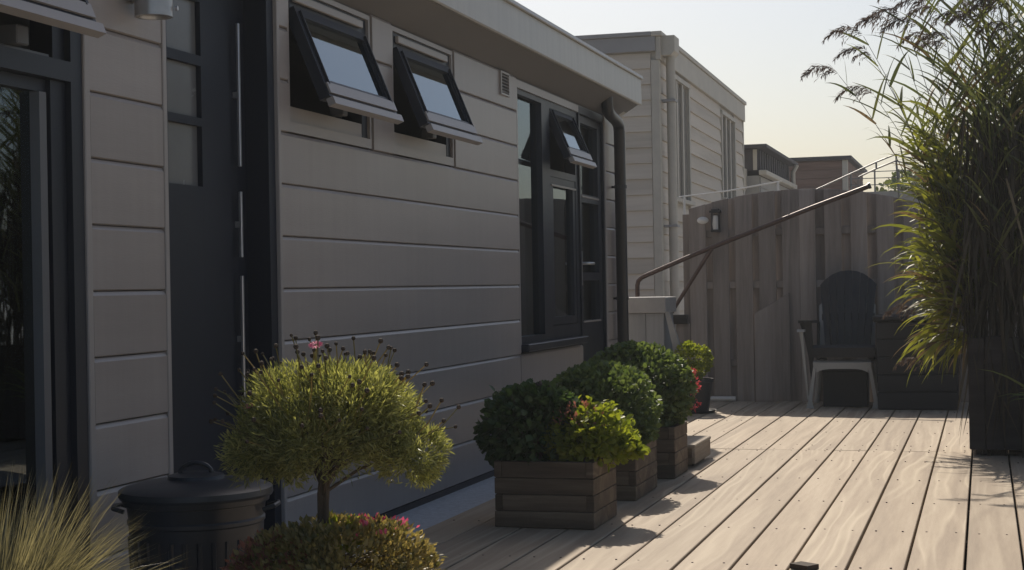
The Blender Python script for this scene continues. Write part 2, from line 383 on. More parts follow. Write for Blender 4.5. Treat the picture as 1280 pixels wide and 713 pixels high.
stuff(sm.build('screws', 'rust', deck, (-.8, 7, 0)))
lm = MB().prism([(-2.66, -.42), (-2.066, -.42), (-2.066, -.062), (-2.072, -.055), (-2.66, -.048)], 'y', 1.0, 13.2)
struct(lm.build('concrete_ledge', 'concrete', None))

# ================================================================== NEAR HOUSE
XW = -2.617
Z0, BH = -.0145, .205
house = thing('house', 'long low house clad in grey horizontal boards with top-hung windows', 'house', (XW, 7, 0))
# wall core behind the boards: boxes between the openings, roof to floor
core = MB(); XC0, XC1 = -2.80, -2.640
def cbx(y0, y1, z0, z1): core.box(XC0, XC1, y0, y1, z0, z1)
cbx(1.0, 1.7, -.40, 2.5); cbx(1.7, 4.228, -.40, .03); cbx(1.7, 4.228, 2.215, 2.5)
cbx(4.24, 4.725, -.40, 2.5)
cbx(4.725, 5.605, -.40, -.01); cbx(4.725, 5.605, 2.215, 2.5)
cbx(5.605, 8.905, -.40, 1.62); cbx(5.605, 5.72, 1.62, 2.5); cbx(5.72, 8.905, 2.23, 2.5); cbx(6.605, 6.87, 1.62, 2.23); cbx(7.755, 8.905, 1.62, 2.23)
cbx(8.905, 10.42, -.40, .60); cbx(8.905, 11.14, 2.226, 2.5); cbx(10.42, 11.14, -.40, .0); cbx(11.14, 11.49, -.40, 2.5)
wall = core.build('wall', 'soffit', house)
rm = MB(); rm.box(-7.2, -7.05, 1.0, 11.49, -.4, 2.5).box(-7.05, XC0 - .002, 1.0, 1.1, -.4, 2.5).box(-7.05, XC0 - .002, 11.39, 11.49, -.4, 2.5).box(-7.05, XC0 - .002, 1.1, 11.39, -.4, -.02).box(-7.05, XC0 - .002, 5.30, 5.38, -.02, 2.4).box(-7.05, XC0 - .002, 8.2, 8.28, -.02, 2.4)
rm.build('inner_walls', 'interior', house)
# siding boards, each one a piece
_sid = {}
def siding_mesh(L, h, m):
    kk = (round(L, 3), round(h, 3), m)
    if kk not in _sid:
        b = MB().prism([(-.021, 0), (-.007, 0), (0, .0035), (0, h - .016), (-.008, h - .0035), (-.021, h - .0035)], 'y', -L / 2, L / 2)
        me = mesh('siding_board', b.v, b.f, M[m]); bm = bmesh.new(); bm.from_mesh(me); bmesh.ops.recalc_face_normals(bm, faces=bm.faces[:]); bm.to_mesh(me); bm.free()
        _sid[kk] = me
    return _sid[kk]
def sboard(y0, y1, k, h=BH):
    o = _o('siding_board', siding_mesh(y1 - y0, h, 'siding'), house, (XW + random.uniform(-.0012, .0012), (y0 + y1) / 2, Z0 + BH * k))
    return o
for kk in range(0, 11): sboard(4.262, 4.708, kk)
for kk in range(0, 8): sboard(5.632, 8.893, kk)
for kk in range(8, 11):
    sboard(5.632, 5.712, kk); sboard(6.618, 6.862, kk); sboard(7.765, 8.893, kk)
for kk in range(0, 3): sboard(8.905, 10.405, kk)
for kk in range(0, 11): sboard(11.16, 11.46, kk)
for (y0, y1, zt) in ((4.228, 4.259, 2.232), (4.711, 4.736, 2.232), (5.606, 5.629, 2.232), (11.463, 11.495, 2.232), (11.128, 11.157, 2.232)):
    box('corner_trim', XW - .03, XW + .004, y0, y1, -.03, zt, 'trim', house, .003)
box('base_gap_shade', XW - .03, XW - .006, 4.23, 11.49, -.052, -.018, 'navy', house, .002)  # dark strip stands in for the shaded gap at the wall foot
# roof: soffit, fascia, drip edge, slab
RX = -2.44
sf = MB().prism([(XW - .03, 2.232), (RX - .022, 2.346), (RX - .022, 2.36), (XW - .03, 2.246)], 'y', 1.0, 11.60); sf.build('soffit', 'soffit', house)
fa = MB().prism([(RX - .022, 2.345), (RX - .002, 2.342), (RX + .004, 2.350), (RX, 2.535), (RX - .022, 2.535)], 'y', 1.0, 11.615); fa.build('fascia', 'fascia', house)
MB().prism([(RX - .05, 2.536), (RX + .012, 2.536), (RX + .016, 2.541), (RX + .012, 2.562), (RX - .05, 2.562)], 'y', 1.0, 11.63).build('drip_edge', 'fascia', house)
MB().box(-7.2, RX - .024, 1.0, 11.598, 2.502, 2.53).box(-7.2, RX - .052, 1.0, 11.60, 2.53, 2.552).build('roof', 'roofing', house)
MB().prism([(-7.2, 2.30), (XW - .02, 2.236), (RX - .0225, 2.348), (RX - .0225, 2.50), (-7.2, 2.50)], 'y', 11.50, 11.597).build('end_board', 'fascia', house)
box('end_wall', -7.2, -2.645, 11.492, 11.50, -.4, 2.236, 'siding', house)

# --- top-hung windows
def sash_parts(parent, y0, y1, xh, zh, L, th, pane=True):
    """an open top-hung sash; u runs down the sash, w outwards across it"""
    c, s = math.cos(th), math.sin(th)
    def T(u, w): return (xh + u * s + w * c, zh - u * c + w * s)
    def bar(y_0, y_1, u0, u1, w0=0., w1=.045):
        b = MB(); b.prism([T(u0, w0), T(u1, w0), T(u1, w1), T(u0, w1)], 'y', y_0, y_1); return b
    sash = MB()
    for b in (bar(y0, y0 + .052, 0, L), bar(y1 - .052, y1, 0, L), bar(y0 + .0521, y1 - .0521, 0, .040), bar(y0 + .0521, y1 - .0521, L - .075, L)): sash.add(b.v, b.f)
    # thin outer bead round the glass
    for b in (bar(y0 + .030, y0 + .037, .02, L - .052, .045, .056), bar(y1 - .037, y1 - .030, .02, L - .052, .045, .056)): sash.add(b.v, b.f)
    so_ = sash.build('sash', 'dark', parent)
    bar(y0 - .004, y1 + .004, L + .008, L + .040, .028, .060).build('drip_rail', 'trim', parent)
    bar(y0 + .01, y1 - .01, L - .058, L - .012, .046, .054).build('bottom_bead', 'trim', parent)
    bar(y0 + .0522, y1 - .0522, .0402, L - .0752, .026, .032).build('pane', 'sash_glass', parent)
    return T
def top_hung(y0, y1):
    wnd = MB()
    xo, xi = XW - .006, XW - .085
    wnd.box(xi, xo, y0, y0 + .016, 1.63, 2.226).box(xi, xo, y1 - .016, y1, 1.63, 2.226).box(xi, xo, y0 + .0162, y1 - .0162, 1.63, 1.672).box(xi, xo, y0 + .0162, y1 - .0162, 2.205, 2.226)
    w = wnd.build('window', 'trim', house)
    ins = MB(); a, b = y0 + .0165, y1 - .0165
    ins.box(xi - .03, xo - .014, a, a + .03, 1.6725, 2.2045).box(xi - .03, xo - .014, b - .06, b, 1.6725, 2.2045).box(xi - .03, xo - .010, a + .0302, b - .0602, 2.125, 2.2045)
    ins.build('inner_frame', 'dark', w)
    MB().prism([(xo - .016, 1.6728), (xo - .016, 1.735), (xo - .05, 1.745), (xi, 1.745), (xi, 1.6728)], 'y', a + .0303, b - .0603).build('bottom_rail', 'trim', w)
    box('trickle_vent', xo - .009, xo + .010, a + .05, b - .085, 2.155, 2.188, 'trim', w, .003)
    T = sash_parts(w, a + .03, b - .062, xi + .045, 2.118, .395, math.radians(22))
    ym = (a + b) / 2 + .12
    box('stay_block', xo - .05, xo + .012, ym - .035, ym + .02, 1.746, 1.80, 'midgrey', w, .004)
    st = MB().tube([(xo - .03, ym, 1.785), (xo + .03, ym + .02, 1.79), (T(.30, .0)[0], ym + .06, T(.30, 0.)[1])], .006, 6); st.build('stay', 'steel', w)
    return w
top_hung(5.722, 6.603); top_hung(6.874, 7.752)

# --- big glazed front: fixed light, opening light, glazed door
xo, xi = XW - .004, XW - .09
big = MB()
big.box(xi, xo, 8.908, 8.930, .612, 2.222).box(xi, xo, 8.9302, 10.4, 2.178, 2.222)
w3 = big.build('window', 'trim', house)
fr = MB(); q = xo - .012
fr.box(xi, q, 8.9305, 8.955, .66, 2.1775).box(xi, q, 9.50, 9.69, .66, 2.1775).box(xi, q, 10.33, 10.40, .66, 2.1775).box(xi, q, 8.9552, 9.4998, 2.145, 2.1775).box(xi, q, 9.6902, 10.3298, 2.135, 2.1775)
fr.box(xi, q, 9.6902, 10.3298, 1.70, 1.745).box(xi, q, 8.9552, 9.4998, .66, .70).box(xi, q, 9.6902, 10.3298, .66, .745)
fr.build('frame', 'dark', w3)
box('sill', xi, XW + .045, 8.925, 10.385, .612, .658, 'dark', w3, .006)
box('pane', q - .045, q - .038, 8.9553, 9.4997, .7003, 2.1448, 'glass', w3, 0)
# inner glazed casement
MB().box(q - .06, q - .004, 9.705, 9.765, .75, 1.698).box(q - .06, q - .004, 10.265, 10.325, .75, 1.698).box(q - .06, q - .004, 9.7652, 10.2648, 1.655, 1.698).box(q - .06, q - .004, 9.7652, 10.2648, .75, .80).build('casement', 'dark', w3)
box('pane', q - .035, q - .028, 9.7653, 10.2647, .8003, 1.6547, 'glass', w3, 0)
sash_parts(w3, 9.715, 10.315, q - .05, 2.125, .345, math.radians(23))
box('glazing_bead', q - .004, q + .006, 9.70, 10.33, 1.640, 1.652, 'trim', w3, .002)
cu = MB()
for (y0, y1, xx, nn) in ((8.94, 9.50, -2.80, 50), (9.72, 10.32, -2.82, 56)):
    vs = []; fs = []
    for i in range(nn + 1):
        y = y0 + (y1 - y0) * i / nn; x = xx + .018 * math.sin(i * 1.15) + .006 * math.sin(i * .31)
        vs += [(x, y, .62), (x, y, 2.16)]
    for i in range(nn): fs.append((2 * i, 2 * i + 2, 2 * i + 3, 2 * i + 1))
    cu.add(vs, fs)
cu.build('curtain', 'curtain', w3, smooth=True)
# door
dr = MB(); y0, y1 = 10.425, 11.125
dr.box(xi, xo, y0 - .024, y0, .002, 2.222).box(xi, xo, y1 - .02, y1, .002, 2.222).box(xi, xo, y0 + .0002, y1 - .0202, 2.175, 2.222)
door = dr.build('door', 'dark', house)
lf = MB(); a, b = y0 + .004, y1 - .024; p0, p1 = a + .09, b - .09; e = xo - .02
lf.box(xi, e, a, p0, .012, 2.17).box(xi, e, p1, b, .012, 2.17)
for z0, z1 in ((.012, .745), (1.035, 1.09), (1.575, 1.63), (2.12, 2.17)): lf.box(xi, e, p0 + .0002, p1 - .0002, z0, z1)
lf.build('door_leaf', 'dark', door)
for z0, z1 in ((.745, 1.035), (1.09, 1.575), (1.63, 2.12)): box('pane', e - .04, e - .034, p0 + .0003, p1 - .0003, z0 + .0003, z1 - .0003, 'glass', door, 0)
for z in (.752, 1.615): box('glazing_bead', e - .004, e + .008, p0, p1, z - .008, z + .004, 'trim', door, .002)
hm = MB().box(e + .0005, e + .010, a + .015, a + .050, 1.0, 1.235); hm.build('handle_plate', 'steel', door)
MB().tube([(e + .010, a + .032, 1.150), (e + .055, a + .032, 1.150), (e + .062, a + .045, 1.150), (e + .062, a + .16, 1.150)], .010, 8).build('lever', 'steel', door, smooth=True)
box('threshold', xi, XW + .03, y0, y1, -.02, .0, 'trim', door, .003)

# --- left glazed front
lg = MB(); xo, xi = XW - .004, XW - .11
lg.box(xi, xo, 4.165, 4.226, .03, 2.215).box(xi, xo, 1.7, 4.1648, 1.640, 1.700).box(xi, xo, 1.7, 4.1648, 2.18, 2.215).box(xi, xo, 1.7, 4.1648, .03, .09).box(xi, xo, 1.7, 1.76, .0902, 1.6398)
w4 = lg.build('glazed_front', 'dark', house)
MB().box(xi + .01, xo - .02, 4.085, 4.163, .092, 1.638).box(xi + .01, xo - .02, 4.10, 4.163, 1.702, 2.178).box(xi + .01, xo - .035, 2.85, 4.0848, 1.600, 1.638).box(xi + .01, xo - .035, 2.85, 4.0848, .092, .15).build('inner_frame', 'dark', w4)
MB().box(xo - .07, xo - .022, 4.030, 4.066, .152, 1.598).build('sliding_stile', 'midgrey', w4)
box('pane', xo - .062, xo - .055, 2.86, 4.0298, .1502, 1.5998, 'glass', w4, 0)
sash_parts(w4, 2.95, 4.10, xi + .05, 2.125, .375, math.radians(23))
box('stay_block', xo - .05, xo + .015, 3.87, 3.93, 1.714, 1.77, 'midgrey', w4, .004)
MB().box(xi, xo - .02, 2.9, 4.08, 1.7022, 1.712).build('bottom_rail', 'midgrey', w4)

# --- recessed entrance door
xd = -2.725
ed = MB().box(xd - .05, XW - .012, 4.738, 4.765, .0, 2.2).box(xd - .05, XW - .012, 5.545, 5.603, .0, 2.2).box(xd - .05, XW - .012, 4.7652, 5.5448, 2.16, 2.2)
ent = ed.build('entrance_door', 'navy', house)
lf = MB().box(xd - .045, xd, 5.19, 5.543, .02, 2.158).box(xd - .045, xd, 4.767, 4.93, .02, 2.158)
for z0, z1 in ((.02, 1.385), (1.605, 1.635), (1.825, 1.862), (2.06, 2.158)): lf.box(xd - .045, xd, 4.9302, 5.1898, z0, z1)
lf.build('door_leaf', 'navy', ent)
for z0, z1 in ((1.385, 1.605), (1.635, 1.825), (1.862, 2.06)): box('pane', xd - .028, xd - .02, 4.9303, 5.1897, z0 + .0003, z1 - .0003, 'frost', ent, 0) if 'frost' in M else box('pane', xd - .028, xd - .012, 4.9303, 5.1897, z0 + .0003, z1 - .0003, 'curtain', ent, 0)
for z0, z1 in ((1.475, 2.02), (1.13, 1.38), (.58, 1.06)):
    box('pull_bar', xd + .018, xd + .030, 5.438, 5.452, z0, z1, 'steel', ent, .002)
    box('bar_bracket', xd + .0002, xd + .018, 5.441, 5.449, (z0 + z1) / 2 - .012, (z0 + z1) / 2 + .012, 'steel', ent, .001)
box('threshold', XW - .09, XW + .012, 4.738, 5.603, -.03, .0, 'trim', ent, .004)

# --- wall vent, downpipe, wall lamp
vt = MB().box(XW - .01, XW + .012, 8.560, 8.575, 2.095, 2.23).box(XW - .01, XW + .012, 8.715, 8.730, 2.095, 2.23).box(XW - .01, XW + .012, 8.5752, 8.7148, 2.095, 2.106).box(XW - .01, XW + .012, 8.5752, 8.7148, 2.219, 2.23)
vent = vt.build('wall_vent', 'trim', house)
box('backing', XW + .0005, XW + .002, 8.5753, 8.7147, 2.1062, 2.2188, 'black_metal', vent, 0)
for i in range(6):
    z = 2.110 + i * .0183
    MB().prism([(XW + .003, z + .009), (XW + .012, z), (XW + .013, z + .002), (XW + .004, z + .011)], 'y', 8.5754, 8.7146).build('slat', 'trim', vent)
dp = MB().tube([(-2.53, 10.87, 2.34), (-2.53, 10.87, 2.27), (-2.532, 10.90, 2.235), (-2.538, 11.00, 2.215), (-2.545, 11.22, 2.195), (-2.549, 11.31, 2.17), (-2.55, 11.34, 2.12), (-2.55, 11.345, .2), (-2.55, 11.345, .02)], .042, 14)
pipe = soft(dp.build('downpipe', 'black_metal', house))
for z in (1.72, .9): MB().lathe([(.0425, -.012), (.047, -.012), (.047, .012), (.0425, .012)], 14, (-2.55, 11.345, z)).box(-2.63, -2.595, 11.335, 11.355, z - .008, z + .008).build('pipe_bracket', 'black_metal', pipe)
lamp = thing('wall_lamp', 'grey metal cylinder wall lamp on the cladding left of the dark entrance door', 'lamp', (-2.60, 4.515, 1.97))
soft(MB().lathe([(0, 1.895), (.045, 1.895), (.047, 1.885), (.060, 1.885), (.060, 2.11), (.047, 2.11), (.045, 2.10), (0, 2.10)], 28, (-2.535, 4.515, 0)).build('lamp_body', 'lampmetal', lamp))
MB().box(XW + .003, -2.585, 4.485, 4.545, 1.94, 2.05).build('back_plate', 'lampmetal', lamp)
MB().tube([(-2.476, 4.55, 1.915), (-2.468, 4.552, 1.915)], .008, 8).build('screw', 'steel', lamp)
bx = thing('storage_cabinet', 'pale low cabinet standing indoors behind the leftmost glass', 'cabinet', (-3.15, 3.75, -.02))
box('cabinet_body', -3.35, -2.98, 3.3, 3.93, -.018, .60, 'curtain', bx, .006); box('cabinet_top', -3.37, -2.96, 3.28, 3.95, .6005, .63, 'curtain', bx, .004)

# ================================================================== NEIGHBOUR'S HOUSE
nb = thing('house', "neighbour's beige lap-sided house with flat roof behind the wooden fence", 'house', (-3.177, 16.0, 0), rz=math.radians(.9))
NP = .163
MB().box(-5.0, -.022, .022, 6.68, -.4, 3.50).build('wall', 'nb_trim', nb)
def lap(L, axis, m):
    kk = ('lap', round(L, 3), axis, m)
    if kk not in _cache:
        prof = [(-.02, 0), (.010, 0), (.012, .004), (-.007, NP - .002), (-.02, NP - .002)]
        b = MB()
        if axis == 'y': b.prism(prof, 'y', -L / 2, L / 2)
        else: b.prism([(-x, z) for x, z in prof], 'x', -L / 2, L / 2)
        me = mesh('siding_board', b.v, b.f, M[m]); bm = bmesh.new(); bm.from_mesh(me); bmesh.ops.recalc_face_normals(bm, faces=bm.faces[:]); bm.to_mesh(me); bm.free(); _cache[kk] = me
    return _cache[kk]
NW = [(.66, 1.80, 1.95, 3.20), (4.48, 5.66, 2.13, 3.18)]
for k in range(20):
    z = 3.31 - NP * (k + 1)
    spans = [(.10, 6.60)]
    for (a, b, z0, z1) in NW:
        if z + NP > z0 - .05 and z < z1 + .02:
            spans = [s for (p, q) in spans for s in ([(p, a - .075), (b + .075, q)] if p < a < q else [(p, q)])]
    for p, q in spans: _o('siding_board', lap(q - p, 'y', 'nb_siding'), nb, (random.uniform(-.002, .002), (p + q) / 2, z))
    _o('siding_board', lap(3.4, 'x', 'nb_siding_x'), nb, (-1.78, 0, z + .08))
box('corner_post', -.075, .012, -.014, .085, -.1, 3.31, 'nb_trim', nb, .004)
box('corner_post', -.03, .012, 6.602, 6.69, -.1, 3.31, 'nb_trim', nb, .004)
box('fascia', -.02, .03, -.03, 6.72, 3.312, 3.55, 'nb_trim', nb, .004)
box('fascia', -5.0, -.0205, -.045, -.005, 3.40, 3.555, 'nb_fascia', nb, .004)
box('roof_edge', -.06, .05, -.06, 6.75, 3.552, 3.60, 'nb_trim', nb, .004)
box('roof_edge', -5.02, -.0605, -.07, .05, 3.557, 3.60, 'nb_fascia', nb, .004)
box('roof', -5.0, -.062, .052, 6.7, 3.50, 3.585, 'roofing', nb, .002)
for (a, b, z0, z1) in NW:
    f = MB(); f.box(-.02, .022, a - .073, a, z0 - .02, z1 + .02).box(-.02, .022, b, b + .073, z0 - .02, z1 + .02).box(-.02, .03, a - .073, b + .073, z1 + .0202, z1 + .07)
    w = f.build('window', 'nb_trim', nb)
    box('sill', -.02, .06, a - .09, b + .09, z0 - .065, z0 - .0202, 'nb_trim', w, .004)
    box('pane', -.02, -.012, a + .0003, b - .0003, z0 - .02, z1 + .02, 'nb_glass', w, 0)
    n = 3 if b - a < 1.16 else 2
    for i in range(1, 3):
        yy = a + (b - a) * i / 3
        box('mullion', -.0118, .015, yy - .035, yy + .035, z0 - .0195, z1 + .0195, 'nb_trim', w, .003)
MB().prism([(.03, 3.36), (.03, 3.56), (.17, 3.56), (.17, 3.40), (.13, 3.36)], 'y', .02, .30).build('hopper', 'nb_trim', nb)
np_ = soft(MB().tube([(.10, .17, 3.37), (.10, .17, .05)], .048, 12).build('downpipe', 'nb_trim', nb))
for z in (1.60, 2.9): MB().box(.003, .155, .10, .24, z - .012, z + .012).build('pipe_bracket', 'nb_fascia', np_)

# ================================================================== FAR BUILDINGS AND TREE
fh = thing('house', 'distant house with dark upper storey over a pale wall beside the beige house', 'house', (-3.9, 25.5, 0))
MB().box(-6.5, -3.24, 24.0, 28.0, -.4, 2.62).build('wall', 'far_grey', fh)
for k in range(6): box('siding_board', -3.238, -3.222, 24.05, 27.95, 1.62 + k * .165, 1.62 + k * .165 + .155, 'far_grey', fh, .004)
box('gutter', -3.24, -3.12, 23.95, 28.05, 2.625, 2.70, 'nb_trim', fh, .01)
MB().box(-6.5, -3.26, 24.02, 27.95, 2.702, 3.03).build('upper_storey', 'far_dark', fh)
for k in range(14): box('cladding_batten', -3.2598, -3.235, 24.1 + k * .28, 24.22 + k * .28, 2.705, 3.02, 'far_dark', fh, .003)
box('cladding_batten', -3.33, -3.27, 24.0, 24.0195, 2.705, 3.02, 'nb_trim', fh, .003)
box('roof_edge', -6.5, -3.10, 23.85, 28.1, 3.032, 3.085, 'far_dark', fh, .005)
MB().prism([(-3.78, 2.45), (-3.72, 2.32), (-3.48, 2.32), (-3.42, 2.45), (-3.42, 2.72), (-3.78, 2.72)], 'y', 23.8, 23.99).build('hopper', 'nb_trim', fh)
soft(MB().tube([(-3.6, 23.9, 2.33), (-3.6, 23.9, .0)], .055, 8).build('downpipe', 'nb_trim', fh))
soft(MB().tube([(-3.08, 27.7, 3.03), (-3.15, 27.7, 2.9), (-3.15, 27.7, 2.55)], .04, 8).build('downpipe', 'nb_trim', fh))
sh = thing('shed', 'brown plank-sided building with flat roof just above the fence', 'shed', (-3.0, 30.5, 0))
MB().box(-6.0, -2.42, 30.02, 34.0, -.4, 3.26).build('wall', 'far_brown', sh)
for k in range(18): box('plank', -6.0, -2.50, 30.0 - .004, 30.019, .42 + k * .157, .42 + k * .157 + .148, 'far_brown', sh, .004)
for k in range(18): box('plank', -2.4195, -2.40, 30.12, 33.9, .42 + k * .157, .42 + k * .157 + .148, 'far_brown', sh, .004)
box('corner_post', -2.50, -2.40, 29.97, 30.10, -.3, 3.26, 'nb_trim', sh, .01)
box('roof_edge', -6.1, -2.32, 29.9, 34.1, 3.262, 3.33, 'far_dark', sh, .006)
ft = thing('tree', 'distant leafy tree beyond the right end of the fence', 'tree', (-1.25, 33, -.4))
tr = MB(); tr.tube([(-1.25, 33, -.4), (-1.22, 33, 1.0), (-1.28, 33, 2.0)], [.12, .09, .05], 8)
for a in range(6):
    t = a * 1.05; tr.tube([(-1.25, 33, 1.2 + .12 * a), (-1.25 + .35 * math.cos(t), 33 + .35 * math.sin(t), 1.8 + .12 * a), (-1.25 + .7 * math.cos(t), 33 + .7 * math.sin(t), 2.3 + .1 * a)], [.05, .035, .012], 6)
tr.build('trunk', 'bark', ft)
stuff(foliage('crown', (-1.2, 33, 2.25), (.95, .9, .85), 3500, .10, 'tree_leaf', ft, 50, -.9, .42, .45))
wr = thing('wire_railing', 'thin grey wire railing far behind the fence near the reeds', 'railing', (-1.2, 22, 0))
MB().box(-1.75, -.4, 21.9, 22.1, -.4, 2.2).build('kerb', 'far_grey', wr)
for x in (-1.72, -1.4, -1.08, -.76): MB().tube([(x, 22, 2.2), (x, 22, 2.5)], .012, 6).build('post', 'galv', wr)
for z in (2.3, 2.39, 2.48): MB().tube([(-1.75, 22, z), (-.4, 22, z)], .006, 5).build('wire', 'galv', wr)

# ================================================================== FENCE
fence = thing('fence', 'weathered brown wooden board fence with arched top across the end of the deck', 'fence', (-1.2, 13.36, -.03))
def ftop(x): return 1.776 - .158 * (x + 1.46) ** 2 if x < -.3 else 1.563
def fboard(x0, x1, yf, th=.019, zb=None, za=None, zc=None):
    zb = zb if zb is not None else random.uniform(-.12, -.11)
    a, b = za if za is not None else ftop(x0), zc if zc is not None else ftop(x1)
    c = .003
    v = [(x0, yf + th, zb), (x1, yf + th, zb), (x1, yf + th, b), (x0, yf + th, a), (x0, yf + c, zb), (x1, yf + c, zb), (x1, yf + c, b), (x0, yf + c, a),
         (x0 + c, yf, zb), (x1 - c, yf, zb), (x1 - c, yf, b - c), (x0 + c, yf, a - c)]
    f = [(0, 3, 2, 1), (0, 1, 5, 4), (1, 2, 6, 5), (2, 3, 7, 6), (3, 0, 4, 7), (4, 5, 9, 8), (5, 6, 10, 9), (6, 7, 11, 10), (7, 4, 8, 11), (8, 9, 10, 11)]
    return MB().add(v, f).build('fence_board', 'fence', fence)
x = -2.405
while x < -1.52:
    w_ = random.uniform(.135, .150); fboard(x, x + w_, 13.335 + random.uniform(-.003, .003)); x += w_ + .055
x = -2.29
while x < -1.45:
    fboard(x, x + .125, 13.385 + random.uniform(-.003, .003)); x += .203
x = -1.475
while x < 3.1:
    w_ = random.uniform(.132, .145); fboard(x, x + w_, 13.335 + random.uniform(-.004, .004)); x += w_ + .075
x = -1.36
while x < 3.1:
    fboard(x, x + .13, 13.385 + random.uniform(-.003, .003)); x += .2125
fboard(-1.86, -1.565, 13.312, .018, .0, .735, .905)
for z in (.32, .98, 1.42): box('rail', -2.40, 3.2, 13.3575, 13.382, z - .03, z + .03, 'fence', fence, .003)
for xx in (-2.44, -1.49, .35, 1.7, 3.1): box('post', xx - .034, xx + .034, 13.405, 13.473, -.4, ftop(xx) - .03, 'fence', fence, .004)
for i, xx in enumerate((-2.66, -2.535)): fboard(xx, xx + .118, 13.34, .019, .0, .66, .66)
box('cap_rail', -2.70, -2.425, 13.285, 13.339, .655, .735, 'fencecap', fence, .004)
lp = thing('fence_lamp', 'small dark lantern with clear sides fixed high on the left of the fence', 'lamp', (-2.17, 13.30, 1.44))
MB().box(-2.215, -2.125, 13.245, 13.333, 1.595, 1.612).box(-2.20, -2.14, 13.26, 13.32, 1.612, 1.625).build('lamp_cap', 'black_metal', lp)
MB().box(-2.205, -2.135, 13.255, 13.325, 1.430, 1.452).build('lamp_base', 'black_metal', lp)
for a, b in ((-2.203, 13.257), (-2.143, 13.257), (-2.203, 13.315), (-2.143, 13.315)): box('lamp_bar', a, a + .007, b, b + .007, 1.4522, 1.5948, 'black_metal', lp, .001)
soft(MB().lathe([(.0, 1.453), (.022, 1.453), (.026, 1.50), (.020, 1.57), (0, 1.575)], 14, (-2.17, 13.29, 0)).build('lamp_globe', 'white', lp))
kn = soft(MB().lathe([(0, 0), (.045, .0), (.05, .006), (.03, .02), (0, .024)], 18).build('oval_disc', 'white', None, (0, 0, 0)))
kn.rotation_euler = (math.radians(90), 0, 0); kn.location = (-2.285, 13.333, 1.535); kn.scale = (1, .62, 1); tag(kn, 'small white oval disc on the fence left of the lantern', 'disc')
st = MB().tube([(-2.31, 13.25, .022), (-2.02, 13.25, .022)], .02, 8).build('white_pipe', 'white'); tag(soft(st), 'short white pipe lying on the deck at the foot of the fence', 'pipe')

# ================================================================== HANDRAILS, BOXED POST
hr = thing('handrail', 'rust-brown bent tube handrail rising to the right in front of the fence', 'handrail', (-2.825, 13.15, 0))
soft(MB().tube([(-2.825, 13.15, 0), (-2.825, 13.15, .99), (-2.815, 13.15, 1.03), (-2.785, 13.15, 1.058), (-2.73, 13.15, 1.082), (-2.3, 13.15, 1.255), (-1.84, 13.15, 1.425), (-1.35, 13.15, 1.605), (-.89, 13.15, 1.765)], .020, 12).build('rail_tube', 'rust', hr))
soft(MB().tube([(-2.60, 13.15, .64), (-2.565, 13.15, .71), (-2.185, 13.15, 1.288)], .017, 10).build('brace', 'rust', hr))
soft(MB().tube([(-.89, 13.15, 1.767), (-.87, 13.15, 1.774)], .026, 12).build('end_cap', 'black_metal', hr))
box('rail_bracket', -2.62, -2.58, 13.12, 13.18, 0, .66, 'rust', hr, .003)
up_ = thing('handrail', 'thin galvanised double handrail rising above the fence towards the reeds', 'handrail', (-.9, 13.62, 0))
for dz, xe in ((0, -1.356), (-.055, -1.0)):
    soft(MB().tube([(xe, 13.62, 1.78 + (xe + 1.356) * .42 + dz), (-.853, 13.62, 1.995 + dz), (-.688, 13.62, 2.056 + dz), (-.62, 13.62, 2.03 + dz), (-.3, 13.62, 1.96 + dz)], .007, 8).build('rail_tube', 'galv', up_))
for xx, zz in ((-.853, 1.995), (-.688, 2.056)): MB().tube([(xx, 13.62, zz), (xx, 13.62, zz - .056)], .008, 6).build('spacer', 'galv', up_)
MB().tube([(-.688, 13.62, 2.0), (-.655, 13.62, 1.4), (-.655, 13.62, -.4)], .009, 6).build('post', 'galv', up_)
MB().tube([(-1.356, 13.62, 1.78), (-1.356, 13.62, -.4)], .009, 6).build('post', 'galv', up_)
wl = thing('white_rail', 'thin white rail behind the arched top of the fence', 'rail', (-2.2, 14.2, 0))
MB().tube([(-2.65, 14.2, 1.79), (-2.2, 14.2, 1.83), (-1.72, 14.2, 1.90)], .007, 6).build('rail_tube', 'white', wl)
for xx, zz in ((-2.6, 1.79), (-1.75, 1.89)): MB().tube([(xx, 14.2, zz), (xx, 14.2, -.4)], .012, 6).build('post', 'white', wl)
gp = thing('boxed_post', 'grey boarded box post with a flat cap at the foot of the rusty handrail', 'post', (-2.6, 12.3, 0))
for i in range(3): box('board', -2.83 + i * .145, -2.83 + i * .145 + .142, 12.12, 12.14, .0, .772, 'bulwark', gp, .003)
for i in range(3): box('board', -2.415, -2.396, 12.142 + i * .12, 12.142 + i * .12 + .117, .0, .772, 'bulwark', gp, .003)
box('core', -2.82, -2.416, 12.142, 12.50, .0, .77, 'joist', gp, .002)
box('cap', -2.855, -2.375, 12.09, 12.53, .774, .898, 'cap', gp, .006)
MB().add([(-2.394, 12.13, .79), (-2.36, 12.13, .79), (-2.235, 12.13, .38), (-2.235, 12.13, .0), (-2.30, 12.13, .0), (-2.30, 12.13, .35), (-2.394, 12.17, .79), (-2.36, 12.17, .79), (-2.235, 12.17, .38), (-2.235, 12.17, .0), (-2.30, 12.17, .0), (-2.30, 12.17, .35)],
         [(0, 1, 2, 5), (5, 2, 3, 4), (6, 11, 8, 7), (11, 10, 9, 8), (0, 6, 7, 1), (1, 7, 8, 2), (2, 8, 9, 3), (3, 9, 10, 4), (4, 10, 11, 5), (5, 11, 6, 0)]).build('sloping_board', 'cap', gp)

